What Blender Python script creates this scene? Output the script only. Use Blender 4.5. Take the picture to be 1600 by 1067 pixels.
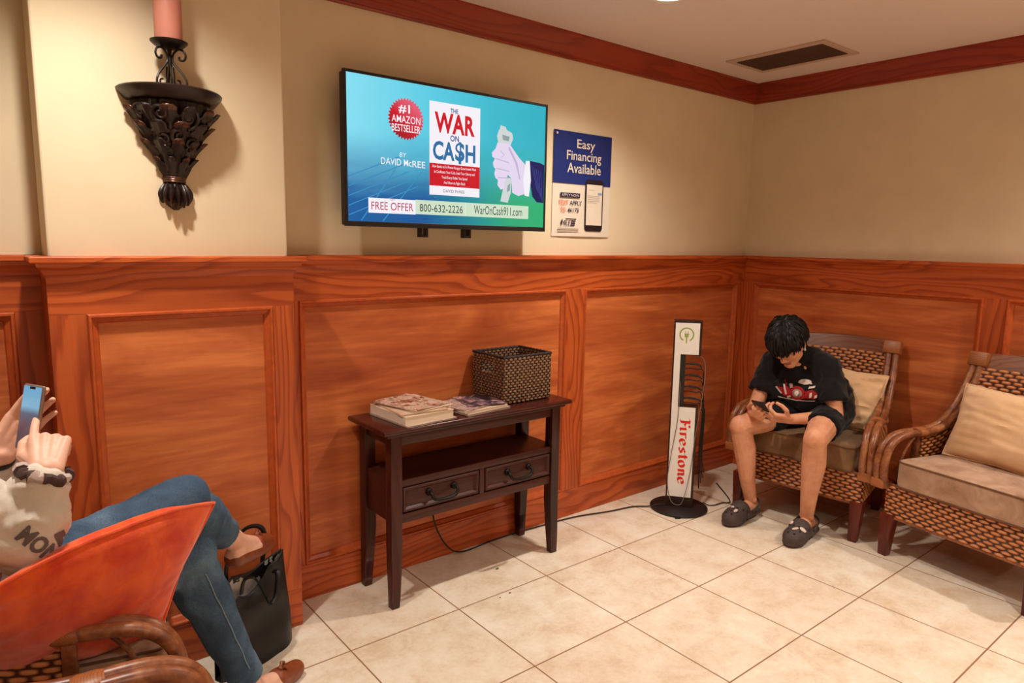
import bpy, bmesh, math, random
from mathutils import Vector, Matrix, noise
from mathutils.bvhtree import BVHTree

random.seed(7)
SC = bpy.context.scene
COL = SC.collection
for o in list(bpy.data.objects):
    bpy.data.objects.remove(o)

# ------------------------------------------------------------------ camera
def camera_axes(yaw, pitch, roll):
    cy, sy, cp, sp = math.cos(yaw), math.sin(yaw), math.cos(pitch), math.sin(pitch)
    f = Vector((sy * cp, cy * cp, -sp))
    r = Vector((cy, -sy, 0))
    u = r.cross(f)
    c, s = math.cos(roll), math.sin(roll)
    return c * r + s * u, -s * r + c * u, f

CAM_LOC = Vector((-3.9287, -2.5237, 1.4315))
r_, u_, f_ = camera_axes(0.67791, 0.14519, 0.01777)
cam_data = bpy.data.cameras.new('camera')
cam_data.sensor_width = 36.0
cam_data.lens = 36.0 * 1074.19 / 1600
cam_data.clip_start = 0.02
cam = bpy.data.objects.new('camera', cam_data)
COL.objects.link(cam)
m4 = Matrix((r_, u_, -f_)).transposed().to_4x4()
m4.translation = CAM_LOC
cam.matrix_world = m4
SC.camera = cam

# ------------------------------------------------------------------ exposure, world
SC.view_settings.view_transform = 'Standard'
SC.view_settings.look = 'None'
SC.view_settings.gamma = 1.0
SC.view_settings.exposure = 0.0
SC.view_settings.use_curve_mapping = False
W = bpy.data.worlds.new('world')
SC.world = W
W.use_nodes = True
W.node_tree.nodes['Background'].inputs[0].default_value = (0.5, 0.42, 0.36, 1)
W.node_tree.nodes['Background'].inputs[1].default_value = 0.0
LAMP_COLOR = (1.0, 0.93, 0.84)
LAMP_POWER = 132.0
# recessed ceiling cans, some of them unseen and added for ambient fill: (x, y, strength factor)
CANS = [(-1.655, -0.655, 1.0), (-3.64, -0.655, 0.82), (-1.655, -2.62, 1.0), (-3.64, -2.95, 0.8),
        (-0.32, -2.45, 1.0), (-1.655, -4.5, 1.0), (-3.64, -4.5, 1.0)]
CEIL = 2.405


# ================================================================== helpers
def lin(r, g, b):
    def f(c):
        c /= 255.0
        return c / 12.92 if c <= 0.04045 else ((c + 0.055) / 1.055) ** 2.4
    return (f(r), f(g), f(b), 1.0)


class NT:
    """tiny node-tree helper"""
    def __init__(self, name):
        self.m = bpy.data.materials.new(name)
        self.m.use_nodes = True
        self.t = self.m.node_tree
        self.b = self.t.nodes['Principled BSDF']

    def n(self, kind, **kw):
        nd = self.t.nodes.new('ShaderNode' + kind)
        for k, v in kw.items():
            if hasattr(nd, k):
                setattr(nd, k, v)
            else:
                nd.inputs[k].default_value = v
        return nd

    def l(self, a, b):
        self.t.links.new(a, b)

    def coords(self, scale=(1, 1, 1), kind='Object', loc=(0, 0, 0)):
        tc = self.n('TexCoord')
        mp = self.n('Mapping')
        mp.inputs['Scale'].default_value = scale
        mp.inputs['Location'].default_value = loc
        self.l(tc.outputs[kind], mp.inputs['Vector'])
        return mp.outputs[0]

    def noise(self, vec, scale=5, detail=4, rough=.5, dist=0):
        nd = self.n('TexNoise')
        nd.inputs['Scale'].default_value = scale
        nd.inputs['Detail'].default_value = detail
        nd.inputs['Roughness'].default_value = rough
        nd.inputs['Distortion'].default_value = dist
        self.l(vec, nd.inputs['Vector'])
        return nd.outputs[0]

    def ramp(self, fac, stops):
        nd = self.n('ValToRGB')
        el = nd.color_ramp.elements
        while len(el) < len(stops):
            el.new(0.5)
        for e, (p, c) in zip(el, stops):
            e.position = p
            e.color = c
        self.l(fac, nd.inputs[0])
        return nd.outputs[0]

    def mix(self, fac, a, b, mode='MIX'):
        nd = self.n('Mix', data_type='RGBA', blend_type=mode)
        for sock, v in ((nd.inputs[0], fac), (nd.inputs[6], a), (nd.inputs[7], b)):
            if hasattr(v, 'is_output'):
                self.l(v, sock)
            else:
                sock.default_value = v
        return nd.outputs[2]

    def math(self, op, a, b=0.5, c=None):
        nd = self.n('Math', operation=op)
        for i, v in enumerate((a, b, c)):
            if v is None:
                continue
            if hasattr(v, 'is_output'):
                self.l(v, nd.inputs[i])
            else:
                nd.inputs[i].default_value = v
        return nd.outputs[0]

    def bump(self, h, strength=.3, dist=.002):
        nd = self.n('Bump')
        nd.inputs['Strength'].default_value = strength
        nd.inputs['Distance'].default_value = dist
        self.l(h, nd.inputs['Height'])
        self.l(nd.outputs[0], self.b.inputs['Normal'])

    def base(self, c, rough=.5, metal=0, spec=.5):
        s = self.b.inputs['Base Color']
        if hasattr(c, 'is_output'):
            self.l(c, s)
        else:
            s.default_value = c
        self.b.inputs['Roughness'].default_value = rough
        self.b.inputs['Metallic'].default_value = metal
        self.b.inputs['Specular IOR Level'].default_value = spec
        return self.m


def plain(name, rgb, rough=.5, metal=0, spec=.5, var=.12, scale=30, bump=0.0):
    t = NT(name)
    c = lin(*rgb)
    d = tuple(x * (1 - var) for x in c[:3]) + (1,)
    e = tuple(min(1, x * (1 + var)) for x in c[:3]) + (1,)
    nz = t.noise(t.coords(), scale, 3)
    if bump:
        t.bump(nz, bump, .002)
    return t.base(t.ramp(nz, [(.3, d), (.7, e)]), rough, metal, spec)


def emit(name, rgb, k=1.0):
    t = NT(name)
    t.base((0, 0, 0, 1), .4, 0, .2)
    t.b.inputs['Emission Color'].default_value = lin(*rgb)
    t.b.inputs['Emission Strength'].default_value = k
    return t.m


def stretch(axis, along, across):
    s = [across] * 3
    s['xyz'.index(axis)] = along
    return tuple(s)


def pine(name, axis, dark, light, rings=26, rough=.38):
    """solid pine: growth rings cut lengthwise, giving streaks with long cathedral arches"""
    t = NT(name)
    n1 = t.noise(t.coords(stretch(axis, .75, 3.4)), 1.0, 2, .45, .3)
    n2 = t.noise(t.coords(stretch(axis, 2.2, 26)), 1.0, 3, .5, .2)
    sp = t.n('SeparateXYZ')
    t.l(t.coords(), sp.inputs[0])
    o = [i for i in range(3) if 'xyz'[i] != axis]
    acr = t.math('ADD', sp.outputs[o[0]], sp.outputs[o[1]])
    ph = t.math('ADD', t.math('MULTIPLY', acr, rings), t.math('ADD', t.math('MULTIPLY', n1, 13.0), t.math('MULTIPLY', n2, 1.2)))
    fr = t.math('FRACT', ph)
    fine = t.noise(t.coords(stretch(axis, 3, 170)), 1.0, 3)
    big = t.noise(t.coords(stretch(axis, 1.2, 7)), 1.0, 3, .5, .8)
    c = t.ramp(fr, [(.0, lin(*dark)), (.10, lin(*light)), (.55, lin(*light)), (.92, lin(*dark)), (1.0, lin(*dark))])
    mid = [int((p + q) / 2 + (q - p) * .15) for p, q in zip(dark, light)]
    c = t.mix(.45, c, lin(*mid))
    c = t.mix(t.math('MULTIPLY', fine, .35), c, lin(*dark))
    blot = t.ramp(big, [(.46, (0, 0, 0, 1)), (.74, (1, 1, 1, 1))])
    c = t.mix(t.math('MULTIPLY', blot, .5), c, lin(*[int(q * .78) for q in dark]))
    t.bump(fine, .06, .001)
    return t.base(c, rough, 0, .4)


def ply(name, axis, dark, light, rough=.4):
    """rotary-cut plywood: broad wavy figure"""
    t = NT(name)
    v = t.coords(stretch(axis, .9, 4.2))
    a = t.noise(v, 1.3, 5, .55, 1.6)
    f = t.noise(t.coords(stretch(axis, 8, 150)), 1.0, 2)
    s = t.noise(t.coords(stretch(axis, 2.0, 26)), 1.0, 3, .6, 1.0)
    k = t.math('ADD', t.math('MULTIPLY', a, .66), t.math('MULTIPLY', s, .34))
    c = t.ramp(k, [(.34, lin(*dark)), (.50, lin(*[int((p + q) / 2) for p, q in zip(dark, light)])), (.64, lin(*light))])
    c = t.mix(t.math('MULTIPLY', f, .3), c, lin(*dark))
    return t.base(c, rough, 0, .4)


class MB:
    """collects geometry, links it as ONE mesh object"""
    def __init__(self):
        self.v, self.f, self.uv, self.mi = [], [], [], []

    def add(self, verts, faces, mi=0, uv=None):
        o = len(self.v)
        self.v += [tuple(p) for p in verts]
        self.uv += list(uv) if uv else [(0, 0)] * len(verts)
        for f in faces:
            self.f.append(tuple(i + o for i in f))
            self.mi.append(mi)
        return self

    def box(self, x0, x1, y0, y1, z0, z1, mi=0, M=None):
        vs = [Vector((x, y, z)) for x in (x0, x1) for y in (y0, y1) for z in (z0, z1)]
        if M:
            vs = [M @ p for p in vs]
        return self.add(vs, [(0, 1, 3, 2), (4, 6, 7, 5), (0, 4, 5, 1), (2, 3, 7, 6), (0, 2, 6, 4), (1, 5, 7, 3)], mi)

    def hexa(self, bot, top, mi=0):
        """bot, top: four points each, same winding"""
        vs = list(bot) + list(top)
        return self.add(vs, [(3, 2, 1, 0), (4, 5, 6, 7), (0, 1, 5, 4), (1, 2, 6, 5), (2, 3, 7, 6), (3, 0, 4, 7)], mi)

    def tube(self, pts, r, n=10, closed=False, mi=0, flat=1.0):
        pts = [Vector(p) for p in pts]
        N = len(pts)
        rr = list(r) if hasattr(r, '__len__') else [r] * N
        tang = []
        for i in range(N):
            a = pts[(i - 1) % N] if closed or i else pts[i]
            b = pts[(i + 1) % N] if closed or i < N - 1 else pts[i]
            d = (b - a)
            tang.append(d.normalized() if d.length > 1e-9 else Vector((0, 0, 1)))
        ref = Vector((0, 0, 1)) if abs(tang[0].z) < .9 else Vector((1, 0, 0))
        nx = (ref - tang[0] * ref.dot(tang[0])).normalized()
        vs = []
        for i in range(N):
            nx = (nx - tang[i] * nx.dot(tang[i]))
            nx = nx.normalized() if nx.length > 1e-6 else tang[i].orthogonal().normalized()
            ny = tang[i].cross(nx)
            for k in range(n):
                a = 2 * math.pi * k / n
                vs.append(pts[i] + rr[i] * (math.cos(a) * nx + math.sin(a) * flat * ny))
        fs = []
        for i in range(N if closed else N - 1):
            j = (i + 1) % N
            for k in range(n):
                l = (k + 1) % n
                fs.append((i * n + k, i * n + l, j * n + l, j * n + k))
        if not closed:
            fs.append(tuple(reversed(range(n))))
            fs.append(tuple(range((N - 1) * n, N * n)))
        return self.add(vs, fs, mi)

    def lathe(self, prof, n=32, c=(0, 0, 0), mi=0, ax='z', a0=0, a1=2 * math.pi):
        vs, fs = [], []
        full = abs(a1 - a0 - 2 * math.pi) < 1e-6
        m = n if full else n + 1
        for r, z in prof:
            for k in range(m):
                a = a0 + (a1 - a0) * k / n
                vs.append((c[0] + r * math.cos(a), c[1] + r * math.sin(a), c[2] + z))
        for i in range(len(prof) - 1):
            for k in range(n if full else n):
                l = (k + 1) % m if full else k + 1
                fs.append((i * m + k, i * m + l, (i + 1) * m + l, (i + 1) * m + k))
        return self.add(vs, fs, mi)

    def prism(self, poly, fn, d0, d1, mi=0):
        """extrude a 2D outline; fn(a, b, d) gives the point"""
        n = len(poly)
        vs = [fn(a, b, d0) for a, b in poly] + [fn(a, b, d1) for a, b in poly]
        fs = [tuple(range(n)), tuple(reversed(range(n, 2 * n)))]
        fs += [(i, i + n, (i + 1) % n + n, (i + 1) % n) for i in range(n)]
        return self.add(vs, fs, mi)

    def grid(self, fn, nu, nv, mi=0, uvs=(1, 1), closed_u=False):
        vs, uv = [], []
        for j in range(nv + 1):
            for i in range(nu + 1):
                vs.append(fn(i / nu, j / nv))
                uv.append((i / nu * uvs[0], j / nv * uvs[1]))
        w = nu + 1
        fs = [(j * w + i, j * w + i + 1, (j + 1) * w + i + 1, (j + 1) * w + i) for j in range(nv) for i in range(nu)]
        return self.add(vs, fs, mi, uv)

    def mesh(self, name, bevel=0, seg=2, weld=False):
        me = bpy.data.meshes.new(name)
        me.from_pydata(self.v, [], self.f)
        ul = me.uv_layers.new(name='UVMap')
        vi = [0] * len(me.loops)
        me.loops.foreach_get('vertex_index', vi)
        ul.data.foreach_set('uv', [c for i in vi for c in self.uv[i]])
        me.polygons.foreach_set('material_index', self.mi)
        bm = bmesh.new()
        bm.from_mesh(me)
        if weld:
            bmesh.ops.remove_doubles(bm, verts=bm.verts, dist=1e-5)
        if bevel:
            ed = [e for e in bm.edges if len(e.link_faces) == 2 and e.calc_face_angle(0) > .5]
            bmesh.ops.bevel(bm, geom=ed, offset=bevel, segments=seg, profile=.5, affect='EDGES', clamp_overlap=True)
        bmesh.ops.recalc_face_normals(bm, faces=bm.faces)
        bm.to_mesh(me)
        bm.free()
        return me

    def build(self, name, mats, parent=None, smooth=True, bevel=0, seg=2, weld=False):
        return link(name, self.mesh(name, bevel, seg, weld), mats, parent, smooth)


def link(name, me, mats, parent=None, smooth=True):
    o = bpy.data.objects.new(name, me)
    COL.objects.link(o)
    for m in (mats if isinstance(mats, (list, tuple)) else [mats]):
        me.materials.append(m)
    if smooth:
        me.polygons.foreach_set('use_smooth', [True] * len(me.polygons))
        try:
            me.set_sharp_from_angle(angle=math.radians(40))
        except Exception:
            pass
    if parent:
        o.parent = parent
    return o


def thing(name, label, cat, loc=(0, 0, 0), rz=0, group=None):
    o = bpy.data.objects.new(name, None)
    o.empty_display_size = .05
    COL.objects.link(o)
    o.location = loc
    o.rotation_euler = (0, 0, rz)
    return tag(o, label, cat, group)


def tag(o, label, cat, group=None):
    o['label'] = label
    o['category'] = cat
    if group:
        o['group'] = group
    return o


def struct(o):
    o['kind'] = 'structure'
    return o


def copy_tree(o, parent=None):
    c = o.copy()
    COL.objects.link(c)
    if parent:
        c.parent = parent
    for ch in list(o.children):
        copy_tree(ch, c)
    return c


def smoothpath(pts, k=6, closed=False):
    """Catmull-Rom through the points"""
    P = [Vector(p) for p in pts]
    n = len(P)
    out = []
    for i in range(n if closed else n - 1):
        p0 = P[(i - 1) % n] if closed or i > 0 else 2 * P[0] - P[1]
        p1, p2 = P[i], P[(i + 1) % n]
        p3 = P[(i + 2) % n] if closed or i + 2 < n else 2 * P[n - 1] - P[n - 2]
        for s in range(k):
            t = s / k
            out.append(.5 * ((2 * p1) + (p2 - p0) * t + (2 * p0 - 5 * p1 + 4 * p2 - p3) * t * t + (3 * p1 - p0 - 3 * p2 + p3) * t ** 3))
    if not closed:
        out.append(P[-1])
    return out


def text_mesh(s, w=None, h=None, bold=0.0, shear=0.0, spacing=1.0):
    """lettering as a flat mesh in x/z, centred, fitted to w by h"""
    c = bpy.data.curves.new('lettering', 'FONT')
    c.body = s
    c.size = 1
    c.offset = bold
    c.shear = shear
    c.space_character = spacing
    c.align_x = 'CENTER'
    c.resolution_u = 3
    o = bpy.data.objects.new('lettering', c)
    COL.objects.link(o)
    dg = bpy.context.evaluated_depsgraph_get()
    me = bpy.data.meshes.new_from_object(o.evaluated_get(dg))
    bpy.data.objects.remove(o)
    bpy.data.curves.remove(c)
    xs = [v.co.x for v in me.vertices]
    ys = [v.co.y for v in me.vertices]
    W_, H_ = max(xs) - min(xs), max(ys) - min(ys)
    cx, cy = (max(xs) + min(xs)) / 2, (max(ys) + min(ys)) / 2
    sy = (h / H_) if h else (w / W_)
    sx = (w / W_) if w else sy
    for v in me.vertices:
        v.co = ((v.co.x - cx) * sx, 0, (v.co.y - cy) * sy)
    me.materials.clear()
    return me


def lettering(s, mat, parent, loc, w=None, h=None, rot=None, name='lettering', **kw):
    me = text_mesh(s, w, h, **kw)
    o = link(name, me, mat, parent, False)
    o.location = loc
    if rot:
        o.rotation_euler = rot
    return o


def flat(polys, mat, parent, y, name, mi=None):
    """flat printed shapes (list of outlines in x/z) at depth y"""
    b = MB()
    for k, p in enumerate(polys):
        b.add([(x, y, z) for x, z in p], [tuple(range(len(p)))], (mi[k] if mi else 0))
    return b.build(name, mat, parent, False)


def rect(x0, x1, z0, z1):
    return [(x0, z0), (x1, z0), (x1, z1), (x0, z1)]


def circ(cx, cz, r, n=32, ry=None):
    return [(cx + r * math.cos(2 * math.pi * k / n), cz + (ry or r) * math.sin(2 * math.pi * k / n)) for k in range(n)]


# ---- bodies and cloth: overlapping solids fused into one continuous skin
def cap(a, ra, b, rb, n=14, flatcap=False):
    a, b = Vector(a), Vector(b)
    d = (b - a)
    L = d.length
    d = d.normalized() if L > 1e-6 else Vector((0, 0, 1))
    x = d.orthogonal().normalized()
    y = d.cross(x)
    rings = []
    K = 4
    if flatcap:
        rings = [(a, ra), (b, rb)]
    else:
        for i in range(1, K + 1):
            t = math.pi / 2 * (1 - i / K)
            rings.append((a - d * ra * math.sin(t), max(ra * math.cos(t), 1e-4)))
        for i in range(K):
            t = math.pi / 2 * (i / K)
            rings.append((b + d * rb * math.sin(t), max(rb * math.cos(t), 1e-4)))
    vs = [c + r * (math.cos(2 * math.pi * k / n) * x + math.sin(2 * math.pi * k / n) * y) for c, r in rings for k in range(n)]
    fs = []
    for i in range(len(rings) - 1):
        for k in range(n):
            l = (k + 1) % n
            fs.append((i * n + k, i * n + l, (i + 1) * n + l, (i + 1) * n + k))
    fs.append(tuple(reversed(range(n))))
    fs.append(tuple(range((len(rings) - 1) * n, len(rings) * n)))
    return vs, fs


def ell(c, r, M=None, n=20, m=12):
    c = Vector(c)
    vs, fs = [], []
    for j in range(1, m):
        t = math.pi * j / m
        for k in range(n):
            a = 2 * math.pi * k / n
            p = Vector((r[0] * math.sin(t) * math.cos(a), r[1] * math.sin(t) * math.sin(a), r[2] * math.cos(t)))
            vs.append(c + (M @ p if M else p))
    for j in range(m - 2):
        for k in range(n):
            l = (k + 1) % n
            fs.append((j * n + k, (j + 1) * n + k, (j + 1) * n + l, j * n + l))
    p = Vector((0, 0, r[2]))
    q = (M @ p if M else p)
    vs += [c + q, c - q]
    t, b = len(vs) - 2, len(vs) - 1
    for k in range(n):
        l = (k + 1) % n
        fs.append((t, k, l))
        fs.append((b, (m - 2) * n + l, (m - 2) * n + k))
    return vs, fs


def chain(pts, rs, n=14):
    return [cap(pts[i], rs[i], pts[i + 1], rs[i + 1], n) for i in range(len(pts) - 1)]


def fuse(parts, voxel=.004, smooth=6, name='skin', origin=(0, 0, 0), wrinkle=None):
    b = MB()
    for vs, fs in parts:
        b.add(vs, fs)
    me = b.mesh(name)
    o = bpy.data.objects.new(name, me)
    COL.objects.link(o)
    r = o.modifiers.new('r', 'REMESH')
    r.mode = 'VOXEL'
    r.voxel_size = voxel
    if smooth:
        s = o.modifiers.new('s', 'SMOOTH')
        s.factor = .5
        s.iterations = smooth
    dg = bpy.context.evaluated_depsgraph_get()
    out = bpy.data.meshes.new_from_object(o.evaluated_get(dg))
    bpy.data.objects.remove(o)
    if wrinkle:
        amp, sc = wrinkle
        nrm = [v.normal.copy() for v in out.vertices]
        for v, nn in zip(out.vertices, nrm):
            q = Vector((v.co.x * sc[0], v.co.y * sc[1], v.co.z * sc[2]))
            v.co += nn * amp * (noise.fractal(q, 1.0, 2.0, 3) + .6 * (1 - 2 * abs(noise.noise(q * 1.7))))
    og = Vector(origin)
    for v in out.vertices:
        v.co -= og
    out.materials.clear()
    out.name = name
    return out


def hand(w, d, n, t, curls, thumb, s=1.0, fl=1.0):
    """wrist w, finger direction d, palm-facing n, thumb side t; curls: (a1,a2,a3) for index..pinky in degrees"""
    w, d = Vector(w), Vector(d).normalized()
    t = Vector(t)
    t = (t - d * t.dot(d)).normalized()
    n0 = Vector(n)
    n = d.cross(t)
    if n.dot(n0) < 0:
        n = -n
    P = []
    offs = [.031, .0105, -.0105, -.030]
    lens = [.084, .088, .084, .077]
    segs = [(.040, .024, .021), (.044, .027, .022), (.040, .025, .021), (.032, .020, .019)]
    rad = [.0098, .0100, .0094, .0084]
    for i in range(4):
        k = w + s * (d * lens[i] + t * offs[i])
        base = w + s * (t * offs[i] * .55)
        P.append(cap(base, .0175 * s, k, .0118 * s, 10))
        p, a, sp = k, 0.0, t * offs[i] * 3.0
        r = rad[i] * s
        for j in range(3):
            a += math.radians(curls[i][j])
            dj = (math.cos(a) * (d + sp * .6).normalized() + math.sin(a) * n).normalized()
            q = p + dj * segs[i][j] * s * fl
            P.append(cap(p, r * (1 - .06 * j), q, r * (1 - .06 * (j + 1)), 10))
            p = q
    for i in range(3):
        P.append(cap(w + s * (d * .045 + t * (offs[i] * .8)), .013 * s, w + s * (d * .045 + t * (offs[i + 1] * .8)), .013 * s, 10))
    p = w + s * (d * .018 + t * .020)
    r = .0145 * s
    for j, (cd, ct, cn, L) in enumerate(thumb):
        q = p + (d * cd + t * ct + n * cn).normalized() * L * s
        P.append(cap(p, r, q, r * .84, 10))
        p, r = q, r * .84
    return P


def decal(polys, O, ax, ay, dr, bvh, mats, parent, name, mi=None, off=.0015, origin=(0, 0, 0), cell=.006):
    """printed shapes laid on a curved garment by projecting each outline along dr"""
    O, ax, ay, dr = Vector(O), Vector(ax), Vector(ay), Vector(dr).normalized()
    bm = bmesh.new()
    for k, poly in enumerate(polys):
        vs = [bm.verts.new((a, b, 0)) for a, b in poly]
        f = bm.faces.new(vs)
        f.material_index = mi[k] if mi else 0
    bmesh.ops.triangulate(bm, faces=bm.faces)
    for _ in range(4):
        long = [e for e in bm.edges if e.calc_length() > cell]
        if not long:
            break
        bmesh.ops.subdivide_edges(bm, edges=long, cuts=1)
        bmesh.ops.triangulate(bm, faces=bm.faces)
    bad = []
    for v in bm.verts:
        p = O + ax * v.co.x + ay * v.co.y
        hit = bvh.ray_cast(p - dr * .35, dr)
        if hit[0] is None:
            bad.append(v)
        else:
            v.co = hit[0] + (hit[1] if hit[1].dot(dr) < 0 else -hit[1]) * off - Vector(origin)
    bmesh.ops.delete(bm, geom=bad, context='VERTS')
    me = bpy.data.meshes.new(name)
    bm.to_mesh(me)
    bm.free()
    return link(name, me, mats, parent, False)


def bvh_of(me, origin=(0, 0, 0)):
    og = Vector(origin)
    return BVHTree.FromPolygons([v.co + og for v in me.vertices], [tuple(p.vertices) for p in me.polygons])


# ================================================================== materials
D1, L1 = (150, 52, 22), (212, 108, 48)
M = {}
M['cream'] = plain('cream_paint', (224, 206, 174), .75, 0, .2, .03, 6, .05)
M['ceil'] = plain('ceiling_paint', (226, 208, 198), .85, 0, .1, .02, 120, .08)
for a in 'xyz':
    M['pine_' + a] = pine('stained_pine_' + a, a, (142, 50, 20), (216, 108, 48))
    M['ply_' + a] = ply('stained_plywood_' + a, a, (164, 74, 36), (228, 134, 74))
M['mold'] = plain('stained_molding', (184, 84, 38), .36, 0, .4, .14, 40)
M['crown_x'] = pine('crown_pine_x', 'x', (120, 36, 18), (164, 62, 32), 30)
M['crown_y'] = pine('crown_pine_y', 'y', (120, 36, 18), (164, 62, 32), 30)
M['espresso'] = pine('espresso_wood', 'x', (46, 16, 11), (84, 33, 22), 40, .42)
M['espresso_z'] = pine('espresso_wood_upright', 'z', (46, 16, 11), (84, 33, 22), 40, .42)
M['espresso_top'] = pine('espresso_tabletop', 'x', (46, 16, 11), (84, 33, 22), 40, .24)
M['iron'] = plain('dark_iron', (30, 22, 18), .45, .6, .5, .2, 60)
M['black'] = plain('black_plastic', (20, 18, 18), .4, 0, .5, .1, 40)
M['cable'] = plain('black_cable', (22, 16, 14), .5, 0, .4, .1, 40)


# ================================================================== room shell
def panelled(name, P, x0, x1, bays, zt=1.366, stile_mat='z', along='x', ends=(True, True), cap_ext=(0, 0)):
    """raised-panel wainscot. P(a, d, z): a along the wall, d out of the wall. bays: list of (a0, a1) panel openings"""
    root = bpy.data.objects.new(name, None)
    COL.objects.link(root)
    struct(root)
    pm, sm, rm = M['ply_' + along], M['pine_z'], M['pine_' + along]

    def bx(b, a0, a1, d0, d1, z0, z1):
        q = [P(a, d, z) for a in (a0, a1) for d in (d0, d1) for z in (z0, z1)]
        b.add(q, [(0, 1, 3, 2), (4, 6, 7, 5), (0, 4, 5, 1), (2, 3, 7, 6), (0, 2, 6, 4), (1, 5, 7, 3)])
    T = .022
    zr, zb = 1.197, .145
    b = MB()
    bx(b, x0, x1, 0, T, zr, 1.34)
    b.build('rail', rm, root, False)
    b = MB()
    bx(b, x0, x1, 0, T + .002, 0, zb)
    b.build('base_rail', rm, root, False, .003)
    edges = [x0] + [e for bay in bays for e in bay] + [x1]
    for i in range(0, len(edges), 2):
        if edges[i + 1] - edges[i] > .004:
            b = MB()
            bx(b, edges[i], edges[i + 1], 0, T, zb, zr)
            b.build('stile', sm, root, False, .0015)
    prof = [(0, T), (.004, T + .006), (.010, T + .006), (.014, T - .002), (.020, T - .006), (.026, T - .010), (.030, .006)]
    for a0, a1 in bays:
        b = MB()
        bx(b, a0, a1, -.006, .006, zb, zr)
        b.build('panel', pm, root, False)
        b = MB()
        loop = []
        for w, d in prof:
            loop.append([P(a0 + w, d, zb + w), P(a1 - w, d, zb + w), P(a1 - w, d, zr - w), P(a0 + w, d, zr - w)])
        vs = [p for L in loop for p in L]
        fs = [(i * 4 + k, i * 4 + (k + 1) % 4, (i + 1) * 4 + (k + 1) % 4, (i + 1) * 4 + k) for i in range(len(prof) - 1) for k in range(4)]
        b.add(vs, fs)
        b.build('panel_molding', M['mold'], root, False)
    # cap with cove below
    pr = [(0, 1.300), (T, 1.300), (T + .004, 1.312), (T + .012, 1.326), (T + .022, 1.336), (T + .024, 1.346),
          (T + .034, 1.346), (T + .038, 1.350), (T + .038, 1.362), (T + .034, 1.366), (0, 1.366)]
    b = MB()
    n = len(pr)
    e0, e1 = cap_ext
    vs = []
    for a, e in ((x0, e0), (x1, e1)):
        for d, z in pr:
            k = max(0, d - T) if e else 0
            vs.append(P(a + (k if e > 0 else -k if e < 0 else 0), d, z))
    b.add(vs, [tuple(range(n)), tuple(reversed(range(n, 2 * n)))] + [(i, (i + 1) % n, (i + 1) % n + n, i + n) for i in range(n)])
    b.build('chair_rail', rm, root, False)
    return root


XL, YF = -5.7, -5.4     # far-left and front limits of the room
PX0, PX1, PY = -3.728, -3.034, -.165
# walls (upper, painted) and floor / ceiling
struct(MB().box(XL, .12, 0, .12, 0, CEIL + .05).build('wall_back', M['cream'], None, False))
struct(MB().box(0, .12, YF, 0, 0, CEIL + .05).build('wall_right', M['cream'], None, False))
struct(MB().box(XL - .12, XL, YF, .12, 0, CEIL + .05).build('wall_left', M['cream'], None, False))
struct(MB().box(XL - .12, .12, YF - .12, YF, 0, CEIL + .05).build('wall_front', M['cream'], None, False))
struct(MB().box(PX0, PX1, PY, .0, 0, CEIL + .02).build('wall_pillar', M['cream'], None, False, .006))
struct(MB().box(XL - .12, .12, YF - .12, .12, CEIL, CEIL + .1).build('ceiling', M['ceil'], None, False))

TS = .4572


def floor_mat():
    t = NT('beige_ceramic_tile')
    v = t.coords((1, 1, 1), 'Object', (5.4672 * TS, .9783 * TS, 0))
    br = t.n('TexBrick')
    br.offset = 0
    br.squash = 1
    for k, x in (('Scale', 1), ('Mortar Size', .0032), ('Mortar Smooth', .3), ('Bias', 0), ('Brick Width', TS), ('Row Height', TS)):
        br.inputs[k].default_value = x
    br.inputs['Color1'].default_value = (0, 0, 0, 1)
    br.inputs['Color2'].default_value = (1, 1, 1, 1)
    br.inputs['Mortar'].default_value = (.5, .5, .5, 1)
    t.l(v, br.inputs['Vector'])
    c = t.coords()
    n1 = t.noise(c, 7, 6, .65, .4)
    n2 = t.noise(c, 60, 4, .7)
    k = t.math('ADD', t.math('MULTIPLY', n1, .7), t.math('MULTIPLY', n2, .3))
    base = t.ramp(k, [(.36, lin(212, 188, 158)), (.5, lin(228, 211, 188)), (.62, lin(236, 225, 207))])
    base = t.mix(t.math('MULTIPLY', br.outputs['Color'], .18), base, lin(216, 190, 158))
    col = t.mix(br.outputs['Fac'], base, lin(150, 112, 82))
    h = t.math('SUBTRACT', t.math('MULTIPLY', n2, .1), br.outputs['Fac'])
    t.bump(h, .35, .002)
    return t.base(col, .34, 0, .35)


struct(MB().box(XL - .12, .12, YF - .12, .12, -.1, 0).build('floor', floor_mat(), None, False))

back = lambda a, d, z: (a, -d, z)
right = lambda a, d, z: (-d, -a, z)          # a measured from the corner toward the camera side
pill = lambda a, d, z: (a, PY + .004 - d, z)
left_ret = lambda a, d, z: (PX0 + .012 - d, a, z)
panelled('trim_1', back, PX1 - .01, -.024, [(-2.945, -1.570), (-1.444, -.090)])
panelled('trim_2', right, 0.0, 5.4, [(.094, 1.350), (1.446, 2.70), (2.80, 4.05), (4.15, 5.3)], along='y')
panelled('trim_3', pill, PX0 - .010, PX1 + .010, [(-3.645, -3.098)], cap_ext=(-1, 1))
panelled('trim_4', back, XL, PX0 + .02, [(-5.0, -3.808)])


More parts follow.
